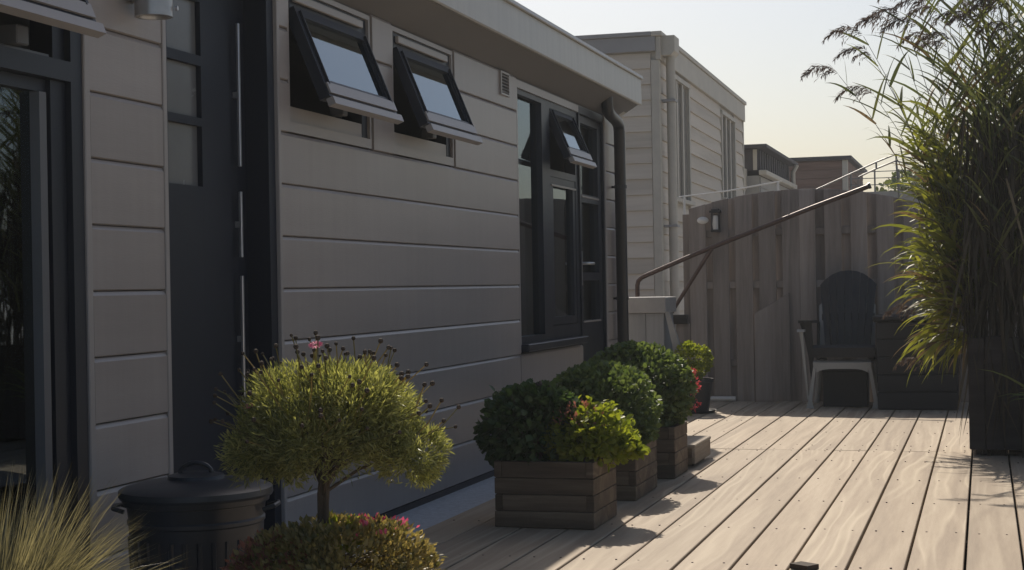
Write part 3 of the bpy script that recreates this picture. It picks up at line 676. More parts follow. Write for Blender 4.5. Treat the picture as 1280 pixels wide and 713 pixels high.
# ================================================================== CHAIRS
wc = thing('armchair', 'white resin armchair holding up the dark slatted chair before the fence', 'chair', (-1.08, 12.8, 0))
cx = -1.075
def slab(pts, thick, m, name, parent, axis='y', a=0):
    b = MB(); b.prism(pts, axis, a, a + thick); return b.build(name, m, parent)
soft(MB().prism([(12.56, .335), (12.555, .36), (12.58, .372), (12.8, .362), (13.02, .350), (13.02, .335), (12.8, .347), (12.59, .355), (12.572, .335)], 'x', cx - .225, cx + .225).build('seat', 'chair_white', wc))
def arch():
    v = []; f = []; n = 16
    for i in range(n + 1):
        t = -1 + 2 * i / n; xx = cx + .20 * t; zz = .338 - .02 * abs(t) ** 6
        for yy in (12.55, 12.575):
            v += [(xx, yy, zz + .018), (xx, yy, zz - .028 - .012 * abs(t) ** 4)]
    for i in range(n):
        o = i * 4
        f += [(o, o + 1, o + 5, o + 4), (o + 2, o + 6, o + 7, o + 3), (o, o + 4, o + 6, o + 2), (o + 1, o + 3, o + 7, o + 5)]
    f += [(0, 2, 3, 1), (n * 4, n * 4 + 1, n * 4 + 3, n * 4 + 2)]
    return MB().add(v, f)
soft(arch().build('apron', 'chair_white', wc))
for s in (-1, 1):
    X = lambda d: cx + s * d
    lg_ = MB().prism([(X(.198), .335), (X(.222), .335), (X(.268), .05), (X(.285), .0), (X(.225), .0), (X(.238), .06)], 'y', 12.548, 12.572)
    lg_.prism([(X(.262), .07), (X(.276), .07), (X(.318), .52), (X(.33), .60), (X(.30), .60), (X(.296), .52)], 'y', 12.5722, 12.61)
    lg_.build('front_leg', 'chair_white', wc)
    MB().prism([(12.545, .601), (12.56, .622), (12.75, .615), (13.05, .60), (13.05, .585), (12.75, .598), (12.57, .601)], 'x', min(X(.285), X(.345)), max(X(.285), X(.345))).build('armrest', 'chair_white', wc)
    MB().tube([(X(.21), 12.99, .36), (X(.235), 13.08, .18), (X(.26), 13.14, .0)], [.024, .022, .02], 8).build('rear_leg', 'chair_white', wc)
MB().add([(cx - .22, 13.02, .40), (cx + .22, 13.02, .40), (cx + .225, 13.14, .80), (cx + .15, 13.155, .88), (cx - .15, 13.155, .88), (cx - .225, 13.14, .80),
          (cx - .22, 13.04, .40), (cx + .22, 13.04, .40), (cx + .225, 13.16, .80), (cx + .15, 13.175, .88), (cx - .15, 13.175, .88), (cx - .225, 13.16, .80)],
         [(0, 1, 2, 3, 4, 5), (11, 10, 9, 8, 7, 6)] + [(i, i + 6, (i + 1) % 6 + 6, (i + 1) % 6) for i in range(6)]).build('backrest', 'chair_white', wc)
ac = thing('slatted_armchair', 'dark navy slatted garden armchair with rounded back sitting in the white chair', 'chair', (-1.06, 12.75, .38))
ax = -1.06
for i in range(5):
    y = 12.60 + i * .085; z = .487 - i * .018
    MB().prism([(y, z), (y + .075, z - .015), (y + .075, z - .035), (y, z - .02)], 'x', ax - .235, ax + .235).build('seat_slat', 'chair_dark', ac)
MB().prism([(12.545, .40), (12.545, .475), (12.56, .498), (12.60, .497), (12.595, .477), (12.568, .47), (12.565, .40)], 'x', ax - .24, ax + .24).build('front_apron', 'chair_dark', ac)
for s in (-1, 1): MB().prism([(12.57, .395), (12.57, .462), (13.10, .36), (13.10, .375 - .01), (13.10, .352)], 'x', ax + s * .20 - .02, ax + s * .20 + .02).build('seat_rail', 'chair_dark', ac)
arc = lambda xx: 1.082 - .115 * (abs(xx - ax) / .225) ** 2.3
for i in range(7):
    t = i - 3; xb = ax + t * .050; xt = ax + t * .0645; w0, w1 = .0235, .0308
    yb, yt = 12.93, 13.10
    curve = .010 * (t / 3) ** 2
    v = [(xb - w0, yb - curve, .42), (xb + w0, yb - curve, .42), (xt + w1, yt - curve, arc(xt + w1)), (xt, yt - curve, arc(xt) + .002), (xt - w1, yt - curve, arc(xt - w1))]
    v2 = [(p[0], p[1] + .018, p[2]) for p in v]
    MB().add(v + v2, [(0, 1, 2, 3, 4), (9, 8, 7, 6, 5)] + [(j, j + 5, (j + 1) % 5 + 5, (j + 1) % 5) for j in range(5)]).build('back_slat', 'chair_dark', ac)
box('back_rail', ax - .21, ax + .21, 13.035, 13.06, .68, .735, 'chair_dark', ac, .004); box('back_rail', ax - .18, ax + .18, 12.952, 12.975, .44, .49, 'chair_dark', ac, .004)
for s in (-1, 1):
    MB().add([(ax + s * .235, 12.52, .672), (ax + s * .345, 12.52, .672), (ax + s * .355, 12.62, .672), (ax + s * .30, 13.10, .660), (ax + s * .24, 13.10, .660),
              (ax + s * .235, 12.52, .692), (ax + s * .345, 12.52, .692), (ax + s * .355, 12.62, .692), (ax + s * .30, 13.10, .680), (ax + s * .24, 13.10, .680)],
             [(0, 1, 2, 3, 4), (9, 8, 7, 6, 5)] + [(j, j + 5, (j + 1) % 5 + 5, (j + 1) % 5) for j in range(5)]).build('armrest', 'chair_dark', ac)
    MB().prism([(ax + s * .242, .40), (ax + s * .252, .671), (ax + s * .345, .671), (ax + s * .310, .56), (ax + s * .280, .40), (ax + s * .262, .20), (ax + s * .246, .20)], 'y', 12.575 + .04, 12.60 + .04).build('front_leg', 'chair_dark', ac)
    MB().prism([(12.98, .36), (13.06, .36), (13.09, .665), (13.05, .665)], 'x', ax + s * .243 - .01, ax + s * .243 + .01).build('rear_support', 'chair_dark', ac)
sb = thing('storage_box', 'low dark storage box half hidden behind the hanging reed leaves', 'box', (-.5, 12.66, 0))
for i in range(5): box('side_panel', -.80, -.20, 12.44, 12.458, .005 + i * .135, .005 + i * .135 + .130, 'dark_box', sb, .005)
MB().box(-.795, -.205, 12.459, 12.9, .0, .675).build('box_body', 'dark_box', sb); box('lid', -.83, -.17, 12.41, 12.93, .6855, .725, 'dark_box', sb, .008)
cr = thing('dark_box', 'added crate tucked under the seat of the white armchair', 'dark_box', (-1.07, 12.9, 0))  # dark shape added to darken the space under the seat
MB().box(-1.24, -.90, 12.72, 12.96, .002, .28).build('dark_box_body', 'dark_box', cr); box('rim', -1.25, -.89, 12.71, 12.97, .2805, .31, 'dark_box', cr, .004)

# ================================================================== PLANTERS, STEP, POTS
def planter(lbl, x0, x1, y0, y1, h, nc=4):
    p = thing('planter', lbl, 'planter', ((x0 + x1) / 2, (y0 + y1) / 2, 0), group='square timber planters along the ledge')
    th = .032; ch = h / nc
    for k in range(nc):
        z0, z1 = .003 + ch * k, .003 + ch * (k + 1) - .0025
        j = lambda: random.uniform(-.002, .0015)
        if k % 2 == 0: fx0, fx1, sy0, sy1 = x0, x1, y0 + th + .001, y1 - th - .001
        else: fx0, fx1, sy0, sy1 = x0 + th + .001, x1 - th - .001, y0, y1
        a = j(); box('board', fx0, fx1, y0 + a, y0 + th + a * 0, z0, z1, 'planter', p, .0025)
        a = j(); box('board', fx0, fx1, y1 - th, y1 - a, z0, z1, 'planter', p, .0025)
        a = j(); box('board', x0 + a, x0 + th, sy0, sy1, z0, z1, 'planter', p, .0025)
        a = j(); box('board', x1 - th, x1 - a, sy0, sy1, z0, z1, 'planter', p, .0025)
    MB().box(x0 + th + .002, x1 - th - .002, y0 + th + .002, y1 - th - .002, .01, h - .03).build('soil', 'soil', p)
planter('nearest square timber planter, holding the geranium and the lime-green plant', -1.965, -1.54, 6.255, 6.665, .275)
planter('middle square timber planter with a rounded dark bush spilling over', -1.985, -1.555, 7.13, 7.62, .268)
planter('farthest square timber planter, under the largest rounded bush', -1.96, -1.53, 7.96, 8.32, .265)
sp = thing('wooden_step', 'small low wooden step lying on the deck past the farthest planter', 'step', (-1.62, 8.75, 0))
box('tread', -1.76, -1.515, 8.46, 8.98, .105, .125, 'step', sp, .004); box('side_board', -1.535, -1.517, 8.47, 8.97, .018, .1045, 'step', sp, .003); box('side_board', -1.755, -1.737, 8.47, 8.97, .018, .1045, 'step', sp, .003); box('end_board', -1.7365, -1.5355, 8.47, 8.488, .012, .1045, 'planter', sp, .003)
for yy in (8.55, 8.86): box('foot', -1.73, -1.54, yy, yy + .04, .0015, .03, 'joist', sp, .002)

def plant(name, lbl, cat, loc, group=None): return thing(name, lbl, cat, loc, group)
def stems(parent, c, base, rad, n, r=.004, m='bark'):
    b = MB()
    for i in range(n):
        d = rand_unit(1)[0]; d[2] = abs(d[2]) * .8 + .1
        t = Vector((c[0] + d[0] * rad[0] * .75, c[1] + d[1] * rad[1] * .75, c[2] + d[2] * rad[2] * .7)); s0 = Vector((base[0] + random.uniform(-.05, .05), base[1] + random.uniform(-.05, .05), base[2]))
        b.tube([s0, s0.lerp(t, .5) + Vector((0, 0, .04)), t], [r, r * .8, r * .5], 5)
    return b.build('stems', m, parent)
def sprigs(parent, c, rad, n, size, m, length=(.05, .10)):
    """stray shoots standing out of a bush: a thin stalk with a few leaves"""
    st_ = MB(); P = []; D = []
    for i in range(n):
        d = rand_unit(1)[0]; d[2] = abs(d[2]) * .9 + .05
        q = np.array(c) + d * np.array(rad) * .88; e = d + np.array([0, 0, .5]) + rand_unit(1)[0] * .3; e /= np.linalg.norm(e); L_ = RNG.uniform(*length)
        st_.tube([q - e * .03, q + e * L_ * .6, q + e * L_ + np.array([0, 0, -.004])], [.0018, .0014, .001], 4)
        for k_ in range(7):
            P.append(q + e * L_ * (.25 + .12 * k_)); D.append(e * .5 + rand_unit(1)[0])
    P = np.array(P); D = np.array(D); V, F = leaf_cloud(P, D, rand_unit(len(P)) * .5 + np.array([0, 0, 1]), size * (.6 + .7 * RNG.random(len(P))))
    stuff(np_obj('shoot_leaves', V, F, m, parent, tuple(c))); stuff(st_.build('shoots', 'bark', parent))
p = plant('geranium', 'dark green leafy geranium in the left half of the nearest planter', 'plant', (-1.85, 6.46, .25))
stuff(foliage('leaves', (-1.85, 6.45, .385), (.195, .185, .165), 3600, .034, 'leaf_geranium', p, 40, -.8, .50, .6)); stems(p, (-1.85, 6.45, .40), (-1.82, 6.46, .24), (.19, .18, .15), 14)
sprigs(p, (-1.85, 6.45, .385), (.195, .185, .165), 26, .034, 'leaf_geranium')
b = MB()
for (x, y, z) in ((-1.80, 6.40, .585), (-1.765, 6.42, .565), (-1.83, 6.45, .575)): b.tube([(x, y, z - .12), (x, y, z)], .002, 5); b.lathe([(0, -.006), (.010, 0), (.006, .014), (0, .018)], 6, (x, y, z))
b.build('dry_flower_stalks', 'plume', p)
p = plant('lime_plant', 'lime-green leafy plant with pinkish buds in the right half of the nearest planter', 'plant', (-1.62, 6.47, .25))
stuff(foliage('leaves', (-1.60, 6.47, .355), (.165, .18, .115), 2600, .028, 'leaf_lime', p, 30, -.7, .5, .6)); stems(p, (-1.6, 6.47, .36), (-1.62, 6.47, .24), (.16, .17, .12), 12)
stuff(foliage('buds', (-1.66, 6.44, .425), (.115, .14, .075), 420, .018, 'leaf_red', p, 26, .0, .3, .8, LEAFS, LEAFN_F))
stuff(foliage('leaves', (-1.46, 6.44, .315), (.075, .10, .04), 300, .034, 'leaf_lime', p, 14, -.7, .36, .6))
sprigs(p, (-1.60, 6.47, .355), (.165, .18, .115), 24, .028, 'leaf_lime')
p = plant('rounded_bush', 'rounded dark green bush in the middle planter, lower than the one behind', 'bush', (-1.77, 7.38, .25), 'rounded bushes in timber planters')
stuff(foliage('leaves', (-1.77, 7.38, .41), (.245, .26, .185), 7200, .024, 'leaf_round', p, 80, -.7, .40, .7)); stems(p, (-1.77, 7.38, .4), (-1.77, 7.38, .24), (.2, .2, .15), 12)
stuff(foliage('leaves', (-1.57, 7.30, .31), (.075, .13, .07), 800, .024, 'leaf_round', p, 20, -.8, .3, .6))
sprigs(p, (-1.77, 7.38, .41), (.245, .26, .185), 34, .024, 'leaf_round', (.025, .06))
p = plant('rounded_bush', 'largest rounded dark green bush, in the farthest planter', 'bush', (-1.76, 8.15, .25), 'rounded bushes in timber planters')
stuff(foliage('leaves', (-1.765, 8.15, .435), (.265, .25, .22), 8500, .024, 'leaf_round', p, 90, -.75, .40, .7)); stems(p, (-1.76, 8.15, .42), (-1.76, 8.15, .24), (.2, .2, .16), 12)
stuff(foliage('leaves', (-1.60, 8.12, .36), (.10, .16, .11), 1100, .024, 'leaf_round', p, 24, -.8, .3, .6))
sprigs(p, (-1.765, 8.15, .435), (.265, .25, .22), 38, .024, 'leaf_round', (.025, .06))
p = plant('red_flower', 'red flower spikes beside the right edge of the largest rounded bush', 'flower', (-1.50, 8.24, .25))
b = MB()
for i in range(4): b.tube([(-1.555, 8.24, .25), (-1.51 + i * .008, 8.24 + .03 * (i - 1.5), .36), (-1.495 + i * .008, 8.25 + .03 * (i - 1.5), .42 + .03 * i)], .002, 5)
b.build('stems', 'reed_leaf', p)
stuff(foliage('petals', (-1.485, 8.25, .475), (.030, .05, .062), 170, .018, 'red', p, 14, -1, .4, .5, LEAFS, LEAFN_F)); stuff(foliage('petals', (-1.470, 8.22, .375), (.02, .04, .035), 50, .016, 'red', p, 8, -1, .4, .5, LEAFS, LEAFN_F))
pt = thing('plant_pot', 'round black plant pot before the boxed post by the fence', 'pot', (-2.16, 12.1, 0))
soft(MB().lathe([(0, .002), (.105, .002), (.135, .235), (.145, .237), (.145, .262), (.132, .262), (.128, .235), (0, .235)], 28, (-2.16, 12.1, 0)).build('pot_body', 'pot', pt)); soft(MB().lathe([(0, .002), (.15, .002), (.165, .022), (.155, .022), (.145, .012), (0, .012)], 24, (-2.16, 12.1, 0)).build('saucer', 'pot', pt))
p = plant('yellow_bush', 'small round yellow-green bush growing in the black pot by the fence', 'bush', (-2.17, 12.1, .24))
stuff(foliage('leaves', (-2.18, 12.1, .40), (.135, .13, .125), 2600, .022, 'leaf_lime', p, 44, -.9, .3, .65)); stems(p, (-2.18, 12.1, .38), (-2.16, 12.1, .23), (.1, .1, .1), 8)

of = MB().box(-.04, .04, -.03, .03, 0, .018).build('wood_offcut', 'joist', None, (0, 0, 0)); of.location = (-.615, 5.53, .002); of.rotation_euler = (0, 0, math.radians(-35)); tag(of, 'small dark wood offcut lying on the deck at the front edge', 'offcut')

# ================================================================== BIN
bn = thing('bin', 'black lidded dustbin standing against the house by the entrance door', 'bin', (-2.26, 4.23, -.05))
BC = (-2.262, 4.232, 0)
body = [(0, .0), (.178, .0), (.181, .01)]
for z in (.325,):
    r = .181 + .022 * z / .40; body += [(r, z - .010), (r + .004, z - .005), (r + .004, z + .005), (r, z + .010)]
body += [(.205, .375), (.215, .378), (.217, .395), (.205, .398), (.20, .39), (.175, .03), (0, .03)]
soft(MB().lathe(body, 48, BC).build('bin_body', 'bin', bn), 30)
rb = MB()
for k in range(30):
    t = 2 * math.pi * k / 30; c, s = math.cos(t), math.sin(t)
    pts = []
    for z in (.075, .28):
        r = .181 + .022 * z / .40
        for d, o in ((-.008, 0), (-.004, .006), (.004, .006), (.008, 0)):
            pts.append((BC[0] + c * (r + o) - s * d, BC[1] + s * (r + o) + c * d, z))
    rb.add(pts, [(0, 1, 5, 4), (1, 2, 6, 5), (2, 3, 7, 6)])
rb.build('ribs', 'bin', bn)
soft(MB().lathe([(.206, .392), (.224, .394), (.228, .402), (.226, .418), (.215, .424), (.17, .436), (.10, .444), (.085, .446), (.082, .456), (.06, .462), (0, .464)], 48, BC).build('lid', 'bin', bn), 30)
h = []
for i in range(9):
    t = math.pi * i / 8; h.append((BC[0] - .048 * math.cos(t) * .96, BC[1] - .048 * math.cos(t) * .29, .458 + .034 * math.sin(t)))
soft(MB().tube(h, .007, 8).build('lid_handle', 'bin', bn))
for s in (-1, 1):
    d = Vector((.958, .287, 0)) * s; q = Vector((-.287, .958, 0)); c = Vector(BC)
    soft(MB().tube([c + d * .205 + q * .05 + Vector((0, 0, .355)), c + d * .238 + q * .045 + Vector((0, 0, .365)), c + d * .245 + Vector((0, 0, .368)), c + d * .238 - q * .045 + Vector((0, 0, .365)), c + d * .205 - q * .05 + Vector((0, 0, .355))], .007, 8).build('side_handle', 'bin', bn))

# ================================================================== STANDARD DAISY, UNDERPLANTING, GRASS
DX, DY = -1.612, 3.70
dp_ = thing('plant_pot', 'large dark pot at the foot of the standard daisy bush', 'pot', (DX, DY, 0))
soft(MB().lathe([(0, .002), (.14, .002), (.175, .22), (.19, .222), (.19, .25), (.172, .25), (.168, .222), (0, .222)], 32, (DX, DY, 0)).build('pot_body', 'clay', dp_)); MB().lathe([(0, .2215), (.165, .2225), (.168, .2221)], 20, (DX, DY, .002)).build('soil', 'soil', dp_)
dz = thing('daisy_standard', 'ball-headed daisy bush on a bare stem with pink blooms and dry heads', 'bush', (DX, DY, .22))
tk = MB(); tk.tube([(DX - .015, DY, .22), (DX - .012, DY, .35), (DX - .016, DY + .005, .48), (DX - .004, DY, .56)], [.012, .011, .010, .009], 8)
tk.tube([(DX + .006, DY - .004, .22), (DX + .002, DY - .010, .34), (DX + .004, DY - .006, .46), (DX + .01, DY, .55)], [.008, .008, .007, .006], 8)
for i in range(26):
    t = random.uniform(0, 6.28); e = random.uniform(.05, .9)
    a = Vector((DX - .005, DY, random.uniform(.48, .55))); bb = a + Vector((math.cos(t) * .22 * math.cos(e), math.sin(t) * .2 * math.cos(e), .03 + .2 * math.sin(e)))
    tk.tube([a, a.lerp(bb, .5) + Vector((0, 0, .015)), bb], [.005, .004, .002], 5)
soft(tk.build('trunk', 'bark', dz))
def fine(name, c, rad, n, m, parent, size=.026, clumps=80, zmin=-.45, upb=.5, shape=LEAFN, jitter=.3, shell=.6):
    return stuff(foliage(name, c, rad, n, size, m, parent, clumps, zmin, jitter, shell, shape, LEAFN_F, .2, upb))
for (ox, oy, oz, a, b_, c_, n_) in ((.03, 0, .645, .185, .19, .135, 6500), (-.06, -.03, .70, .13, .13, .10, 3000), (.09, -.04, .705, .13, .12, .095, 2800), (.13, .03, .655, .11, .12, .105, 2400), (.02, .08, .69, .15, .12, .12, 2200), (.19, -.03, .60, .07, .09, .07, 1000), (-.01, -.10, .62, .14, .09, .085, 1800), (.02, -.03, .578, .15, .14, .062, 2600), (.06, .0, .76, .10, .10, .05, 1200)):
    fine('leaves', (DX + ox, DY + oy, oz), (a, b_, c_), int(n_ * 1.25), 'leaf_daisy', dz, .020, 46, -.5, .55, LEAFN, .36, .5)
fine('leaves', (DX - .145, DY - .02, .60), (.105, .14, .105), 5200, 'leaf_daisy', dz, .020, 60, -.8)
fine('leaves', (DX + .225, DY + .03, .585), (.075, .11, .075), 2600, 'leaf_daisy', dz, .021, 30, -.9)
hs = MB(); hk = MB()
def head(p, r): hs.lathe([(0, -r * 1.0), (r * .7, -r * .7), (r, 0), (r * .7, r * .7), (0, r * 1.0)], 8, p)
sites = []
for i in range(110):
    t = random.uniform(0, 2 * math.pi); e = math.radians(random.uniform(-8, 80))
    n = Vector((math.cos(t) * math.cos(e), math.sin(t) * math.cos(e), math.sin(e)))
    a = Vector((DX + n.x * .24, DY + n.y * .21, .645 + n.z * .155)); L = random.uniform(.04, .105)
    d = (n * 1.3 + Vector((random.uniform(-.5, .5), random.uniform(-.5, .5), .45))).normalized()
    q = a + d * L
    hk.tube([a - d * .05, a + d * L * .5 + Vector((random.uniform(-.004, .004), 0, 0)), q], .0016, 4); head(q, random.uniform(.0045, .0075))
for x, zz in ((-1.83, .74), (-1.86, .70), (-1.80, .77), (-1.87, .66), (-1.30, .72), (-1.27, .70), (-1.34, .76), (-1.31, .665)):
    a = Vector((DX + (x - DX) * .75, DY, .62)); q = Vector((x, DY + random.uniform(-.06, .06), zz))
    hk.tube([a, a.lerp(q, .55) + Vector((0, 0, -.012)), q], .0017, 4); head(q, .0065)
stuff(hs.build('dry_flower_heads', 'head', dz)); stuff(hk.build('flower_stalks', 'leaf_under', dz))
def flower(pos, r, nrm):
    n = Vector(nrm).normalized(); a = n.orthogonal().normalized(); b = n.cross(a); pos = Vector(pos); f = MB()
    for i in range(13):
        t = 2 * math.pi * i / 13; d = (a * math.cos(t) + b * math.sin(t)); s = d.cross(n)
        f.add([pos + d * r * .15, pos + d * r * .65 - s * r * .2 + n * r * .10, pos + d * r + n * r * .02, pos + d * r * .65 + s * r * .2 + n * r * .10], [(0, 1, 2), (0, 2, 3)])
    o = f.build('flower', 'pink', dz)
    MB().tube([pos - Vector((0, 0, .09)), pos], .0016, 4).build('flower_stalk', 'leaf_daisy', dz)
flower((-1.615, 3.66, .862), .021, (.1, -.5, 1)); flower((-1.782, 3.62, .712), .017, (-.2, -.6, 1))
us = thing('low_shrub', 'low small-leaved shrub tinged pink around the stem of the daisy bush', 'shrub', (DX, DY, .22))
fine('leaves', (DX + .035, DY - .01, .300), (.235, .21, .105), 7000, 'leaf_under', us, .019, 110, -.5, .6, LEAFS, .26, .7)
fine('leaves', (DX + .225, DY + .0, .285), (.07, .09, .05), 700, 'leaf_under', us, .019, 16, -.5, .6, LEAFS)
fine('leaves', (DX - .13, DY - .04, .285), (.10, .14, .085), 1500, 'leaf_red', us, .019, 30, -.5, .6, LEAFS, .3, .7)
fine('leaves', (DX + .035, DY + .02, .375), (.045, .05, .04), 260, 'leaf_lime', us, .026, 12, -.5, .6, LEAFS)
fine('flowers', (DX + .10, DY + .03, .375), (.13, .12, .035), 130, 'pink', us, .014, 16, .2, .6, LEAFS, .25, .95)
stems(us, (DX + .02, DY, .3), (DX, DY, .225), (.2, .18, .09), 20, .003)

GX, GY, GZ = -1.785, 2.50, .41
gp2 = thing('plant_pot', 'dark pot under the blond ornamental grass in the front left corner', 'pot', (GX, GY, 0))
soft(MB().lathe([(0, .002), (.11, .002), (.135, .37), (.15, .372), (.15, .40), (.13, .40), (.126, .37), (0, .37)], 28, (GX, GY, 0)).build('pot_body', 'clay', gp2))
gr = thing('ornamental_grass', 'tuft of blond ornamental grass arching out in the front left corner', 'grass', (GX, GY, .37))
bl = Blades()
for i in range(5600):
    t = RNG.uniform(0, 2 * math.pi); e = math.radians(RNG.uniform(2, 82)); rr = .10 * math.sqrt(RNG.random())
    d = np.array([math.cos(t) * math.cos(e), math.sin(t) * math.cos(e), math.sin(e)])
    bl.blade((GX + rr * math.cos(t), GY + rr * math.sin(t), GZ - .04), d, RNG.uniform(.12, .33), RNG.uniform(.0007, .0014), RNG.uniform(.1, .7), 5)
stuff(bl.build('blades', 'grass', gr, (GX, GY, .37)))

# ================================================================== REEDS
rp = thing('reed_trough', 'tall dark timber trough holding the reeds at the right edge of the deck', 'planter', (.5, 9.5, 0))
x = -.092
while x < 1.15:
    w_ = random.uniform(.085, .1); box('board', x, x + w_ - .004, 9.25 + random.uniform(-.003, .003), 9.275, .035, random.uniform(.66, .675), 'fencecap', rp, .004); x += w_
for i in range(5): box('board', -.094, -.072, 9.279 + i * .1, 9.279 + i * .1 + .095, .035, .665, 'fencecap', rp, .004)
MB().box(-.071, 1.14, 9.2765, 9.775, .04, .63).build('soil', 'soil', rp)
for xx in (-.06, .5, 1.05): box('foot', xx, xx + .06, 9.29, 9.76, .0015, .0395, 'joist', rp, .003)
reed = thing('reed_clump', 'tall dense clump of flowering reeds at the right edge', 'reeds', (.5, 9.5, .63))
stm = MB(); lv = Blades(); dry = Blades(); sunlit = Blades()
def reed_stem(base, tip, bow, nl, leaf_len=(.28, .50), from_t=.12, drop=(.15, .9), r=.0045, dryp=.12, spread=.8, green=None, wid=(.007, .0145)):
    base, tip = np.array(base, float), np.array(tip, float)
    mid = (base + tip) / 2 + np.array(bow)
    P = [(1 - t) ** 2 * base + 2 * t * (1 - t) * mid + t * t * tip for t in np.linspace(0, 1, 7)]
    stm.tube(P, [r * (1 - .6 * i / 6) for i in range(7)], 4, False)
    az = RNG.uniform(0, 6.28)
    for j in range(nl):
        t = from_t + (1 - from_t) * (j + RNG.uniform(0, .9)) / nl
        p = (1 - t) ** 2 * base + 2 * t * (1 - t) * mid + t * t * tip
        tan = 2 * (1 - t) * (mid - base) + 2 * t * (tip - mid); tan /= np.linalg.norm(tan)
        az += math.pi + RNG.normal() * .7
        d = tan * .9 + spread * np.array([math.cos(az), math.sin(az), 0])
        b_ = dry if RNG.random() < dryp else (green or lv)
        b_.blade(p, d, RNG.uniform(*leaf_len), RNG.uniform(*wid), RNG.uniform(*drop), 6)
plumes = []
for i in range(250):                                   # the body of the clump
    bxx = RNG.uniform(-.06, 1.12); byy = RNG.uniform(9.30, 9.75)
    hgt = RNG.uniform(1.7, 2.75) if bxx > .1 else RNG.uniform(1.5, 2.6)
    tip = (bxx + RNG.normal() * .10 - .03, byy + RNG.normal() * .10, hgt)
    reed_stem((bxx, byy, .62), tip, (RNG.normal() * .04, RNG.normal() * .04, 0), 13)
    if i % 4 == 0 and hgt > 2.1: plumes.append((tip, RNG.uniform(0, 6.28), RNG.uniform(.8, 1.1)))
lean = [(-.80, 9.5, 2.215), (-.655, 9.52, 2.44), (-.60, 9.45, 2.30), (-.60, 9.55, 2.09), (-.50, 9.5, 2.50), (-.43, 9.46, 2.53), (-.36, 9.6, 2.66), (-.28, 9.5, 2.58), (-.20, 9.55, 2.54), (-.12, 9.45, 2.62), (-.05, 9.5, 2.5), (.06, 9.45, 2.66), (.12, 9.5, 2.60), (.17, 9.42, 2.54), (.22, 9.5, 2.64)]
lean += [(-.25, 9.62, 2.40), (-.15, 9.4, 2.36), (.02, 9.40, 2.44), (.20, 9.38, 2.40), (-.33, 9.44, 2.46), (.10, 9.36, 2.50), (.16, 9.40, 2.62), (-.02, 9.4, 2.64)]
for tp in lean:
    reed_stem((max(-.07, tp[0] * .35 + .06), 9.5 + RNG.normal() * .08, .62), tp, (.10 if tp[0] < -.3 else .03, 0, .22 if tp[0] < -.3 else .05), 9, (.22, .42), .35, (.3, 1.0), .0045, .05)
    plumes.append((tp, math.pi + RNG.normal() * .5, 1.0))
for i in range(150):                                    # fringe leaning out over the left side
    z = RNG.uniform(.55, 2.05)
    tip = (-.10 - RNG.uniform(.02, .30) * (1 if z > .9 else .8), 9.30 + RNG.uniform(0, .5), z)
    reed_stem((RNG.uniform(-.085, .02), RNG.uniform(9.3, 9.75), .62 if z > .9 else .60), tip, (.02, 0, .12), 7, (.16, .36), .3, (.8, 2.0), .003, .18, .7, sunlit, (.008, .017))
stuff(stm.build('stems', 'reed_dark', reed, (.5, 9.5, .63)))
stuff(lv.build('leaves', 'reed_leaf', reed, (.5, 9.5, .63))); stuff(sunlit.build('sunlit_leaves', 'reed_bright', reed, (.5, 9.5, .63)))
for i in range(900):                                   # old straw hanging down the front
    xx = RNG.uniform(-.10, 1.12); yy = RNG.uniform(9.19, 9.27)
    dry_b = RNG.uniform(.55, 2.0)
    if i == 0: old = Blades()
    old.blade((xx, yy + .05, dry_b), (RNG.normal() * .16, RNG.normal() * .05 - .05, -1), RNG.uniform(.3, .75), RNG.uniform(.006, .014), .1, 4)
stuff(old.build('hanging_straw', 'reed_dark', reed, (.5, 9.5, .63)))
for (bs, d, L) in (((-.11, 9.3, 1.12), (-.8, -.2, -.35), .30), ((-.10, 9.28, .98), (-1, -.1, .1), .26), ((.13, 9.2, 1.55), (.25, -.1, -1), .5), ((-.20, 9.4, .74), (-.9, 0, .05), .24)):
    dry.blade(bs, d, L, .010, .3, 6)
stuff(dry.build('dry_leaves', 'reed_dry', reed, (.5, 9.5, .63)))
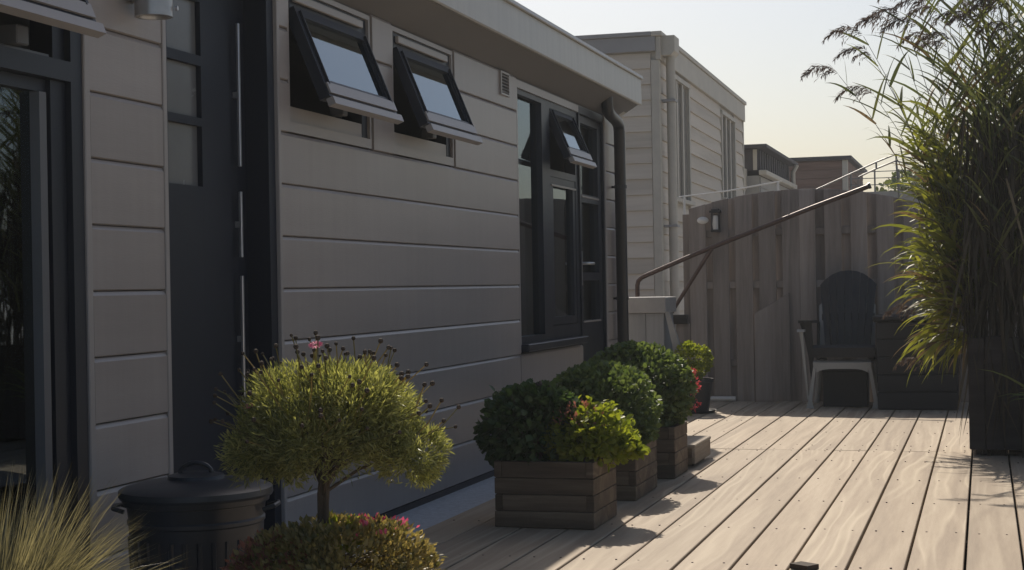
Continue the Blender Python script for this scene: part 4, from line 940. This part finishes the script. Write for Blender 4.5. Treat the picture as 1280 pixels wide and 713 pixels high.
def plume(tip, az, sc):
    b = Blades(); p = np.array(tip, float); d = np.array([math.cos(az) * .45, math.sin(az) * .3, .9]); d /= np.linalg.norm(d)
    L = .20 * sc; h_ = np.array([math.cos(az), math.sin(az) * .6, 0])
    for i in range(20):
        t = i / 20; q = p + d * L * t
        d = d + h_ * .03 + np.array([0, 0, -.05]); d /= np.linalg.norm(d)
        a = RNG.uniform(0, 6.28); e = d * .7 + .5 * np.array([math.cos(a), math.sin(a), .1]) + h_ * .4; e /= np.linalg.norm(e)
        bl_ = RNG.uniform(.07, .13) * sc * (1.1 - .6 * t); r_ = q.copy()
        b.blade(q, e, bl_, .0012, 1.6, 5)
        for j in range(9):                               # spikelets along the side branch
            e = e + np.array([0, 0, -.17]); e /= np.linalg.norm(e); r_ = r_ + e * bl_ / 9
            b.blade(r_, e + rand_unit(1)[0] * .7 + np.array([0, 0, -.35]), RNG.uniform(.018, .036) * sc, RNG.uniform(.0028, .0052), .8, 3)
    b.build('plume', 'plume', reed, tuple(tip))
for a in plumes: plume(*a)
plume((-.36, 9.42, .80), math.pi, .9); plume((-.33, 9.4, .50), math.pi, .8)
fn = thing('leafy_plant', 'green arching fronds reaching in at the right edge before the dark trough', 'plant', (.42, 8.95, 0))
soft(MB().lathe([(0, .002), (.10, .002), (.13, .25), (.14, .25), (.14, .28), (.12, .28), (.118, .25), (0, .25)], 24, (.42, 8.95, 0)).build('pot_body', 'pot', fn))
fb = Blades()
for i in range(60):
    t = RNG.uniform(0, 6.28); e = math.radians(RNG.uniform(30, 80))
    fb.blade((.42 + .05 * math.cos(t), 8.95 + .05 * math.sin(t), .26), (math.cos(t) * math.cos(e), math.sin(t) * math.cos(e), math.sin(e)), RNG.uniform(.25, .5), RNG.uniform(.008, .02), RNG.uniform(.6, 1.5), 6)
stuff(fb.build('fronds', 'leaf_round', fn, (.42, 8.95, .26)))

# ================================================================== HAZE: added air volume that lifts the darks like lens glare
hz = MB().box(-405, 405, -405, 405, -1.5, 4.6).build('haze', 'ground', None); hz['kind'] = 'stuff'
hm_ = bpy.data.materials.new('veil_haze'); hm_.use_nodes = True; t = hm_.node_tree
t.nodes.remove(t.nodes['Principled BSDF']); pv = t.nodes.new('ShaderNodeVolumePrincipled')
pv.inputs['Color'].default_value = (.90, .95, 1, 1); pv.inputs['Density'].default_value = .0015; pv.inputs['Anisotropy'].default_value = .35
t.links.new(pv.outputs[0], t.nodes['Material Output'].inputs['Volume']); hz.data.materials.clear(); hz.data.materials.append(hm_)
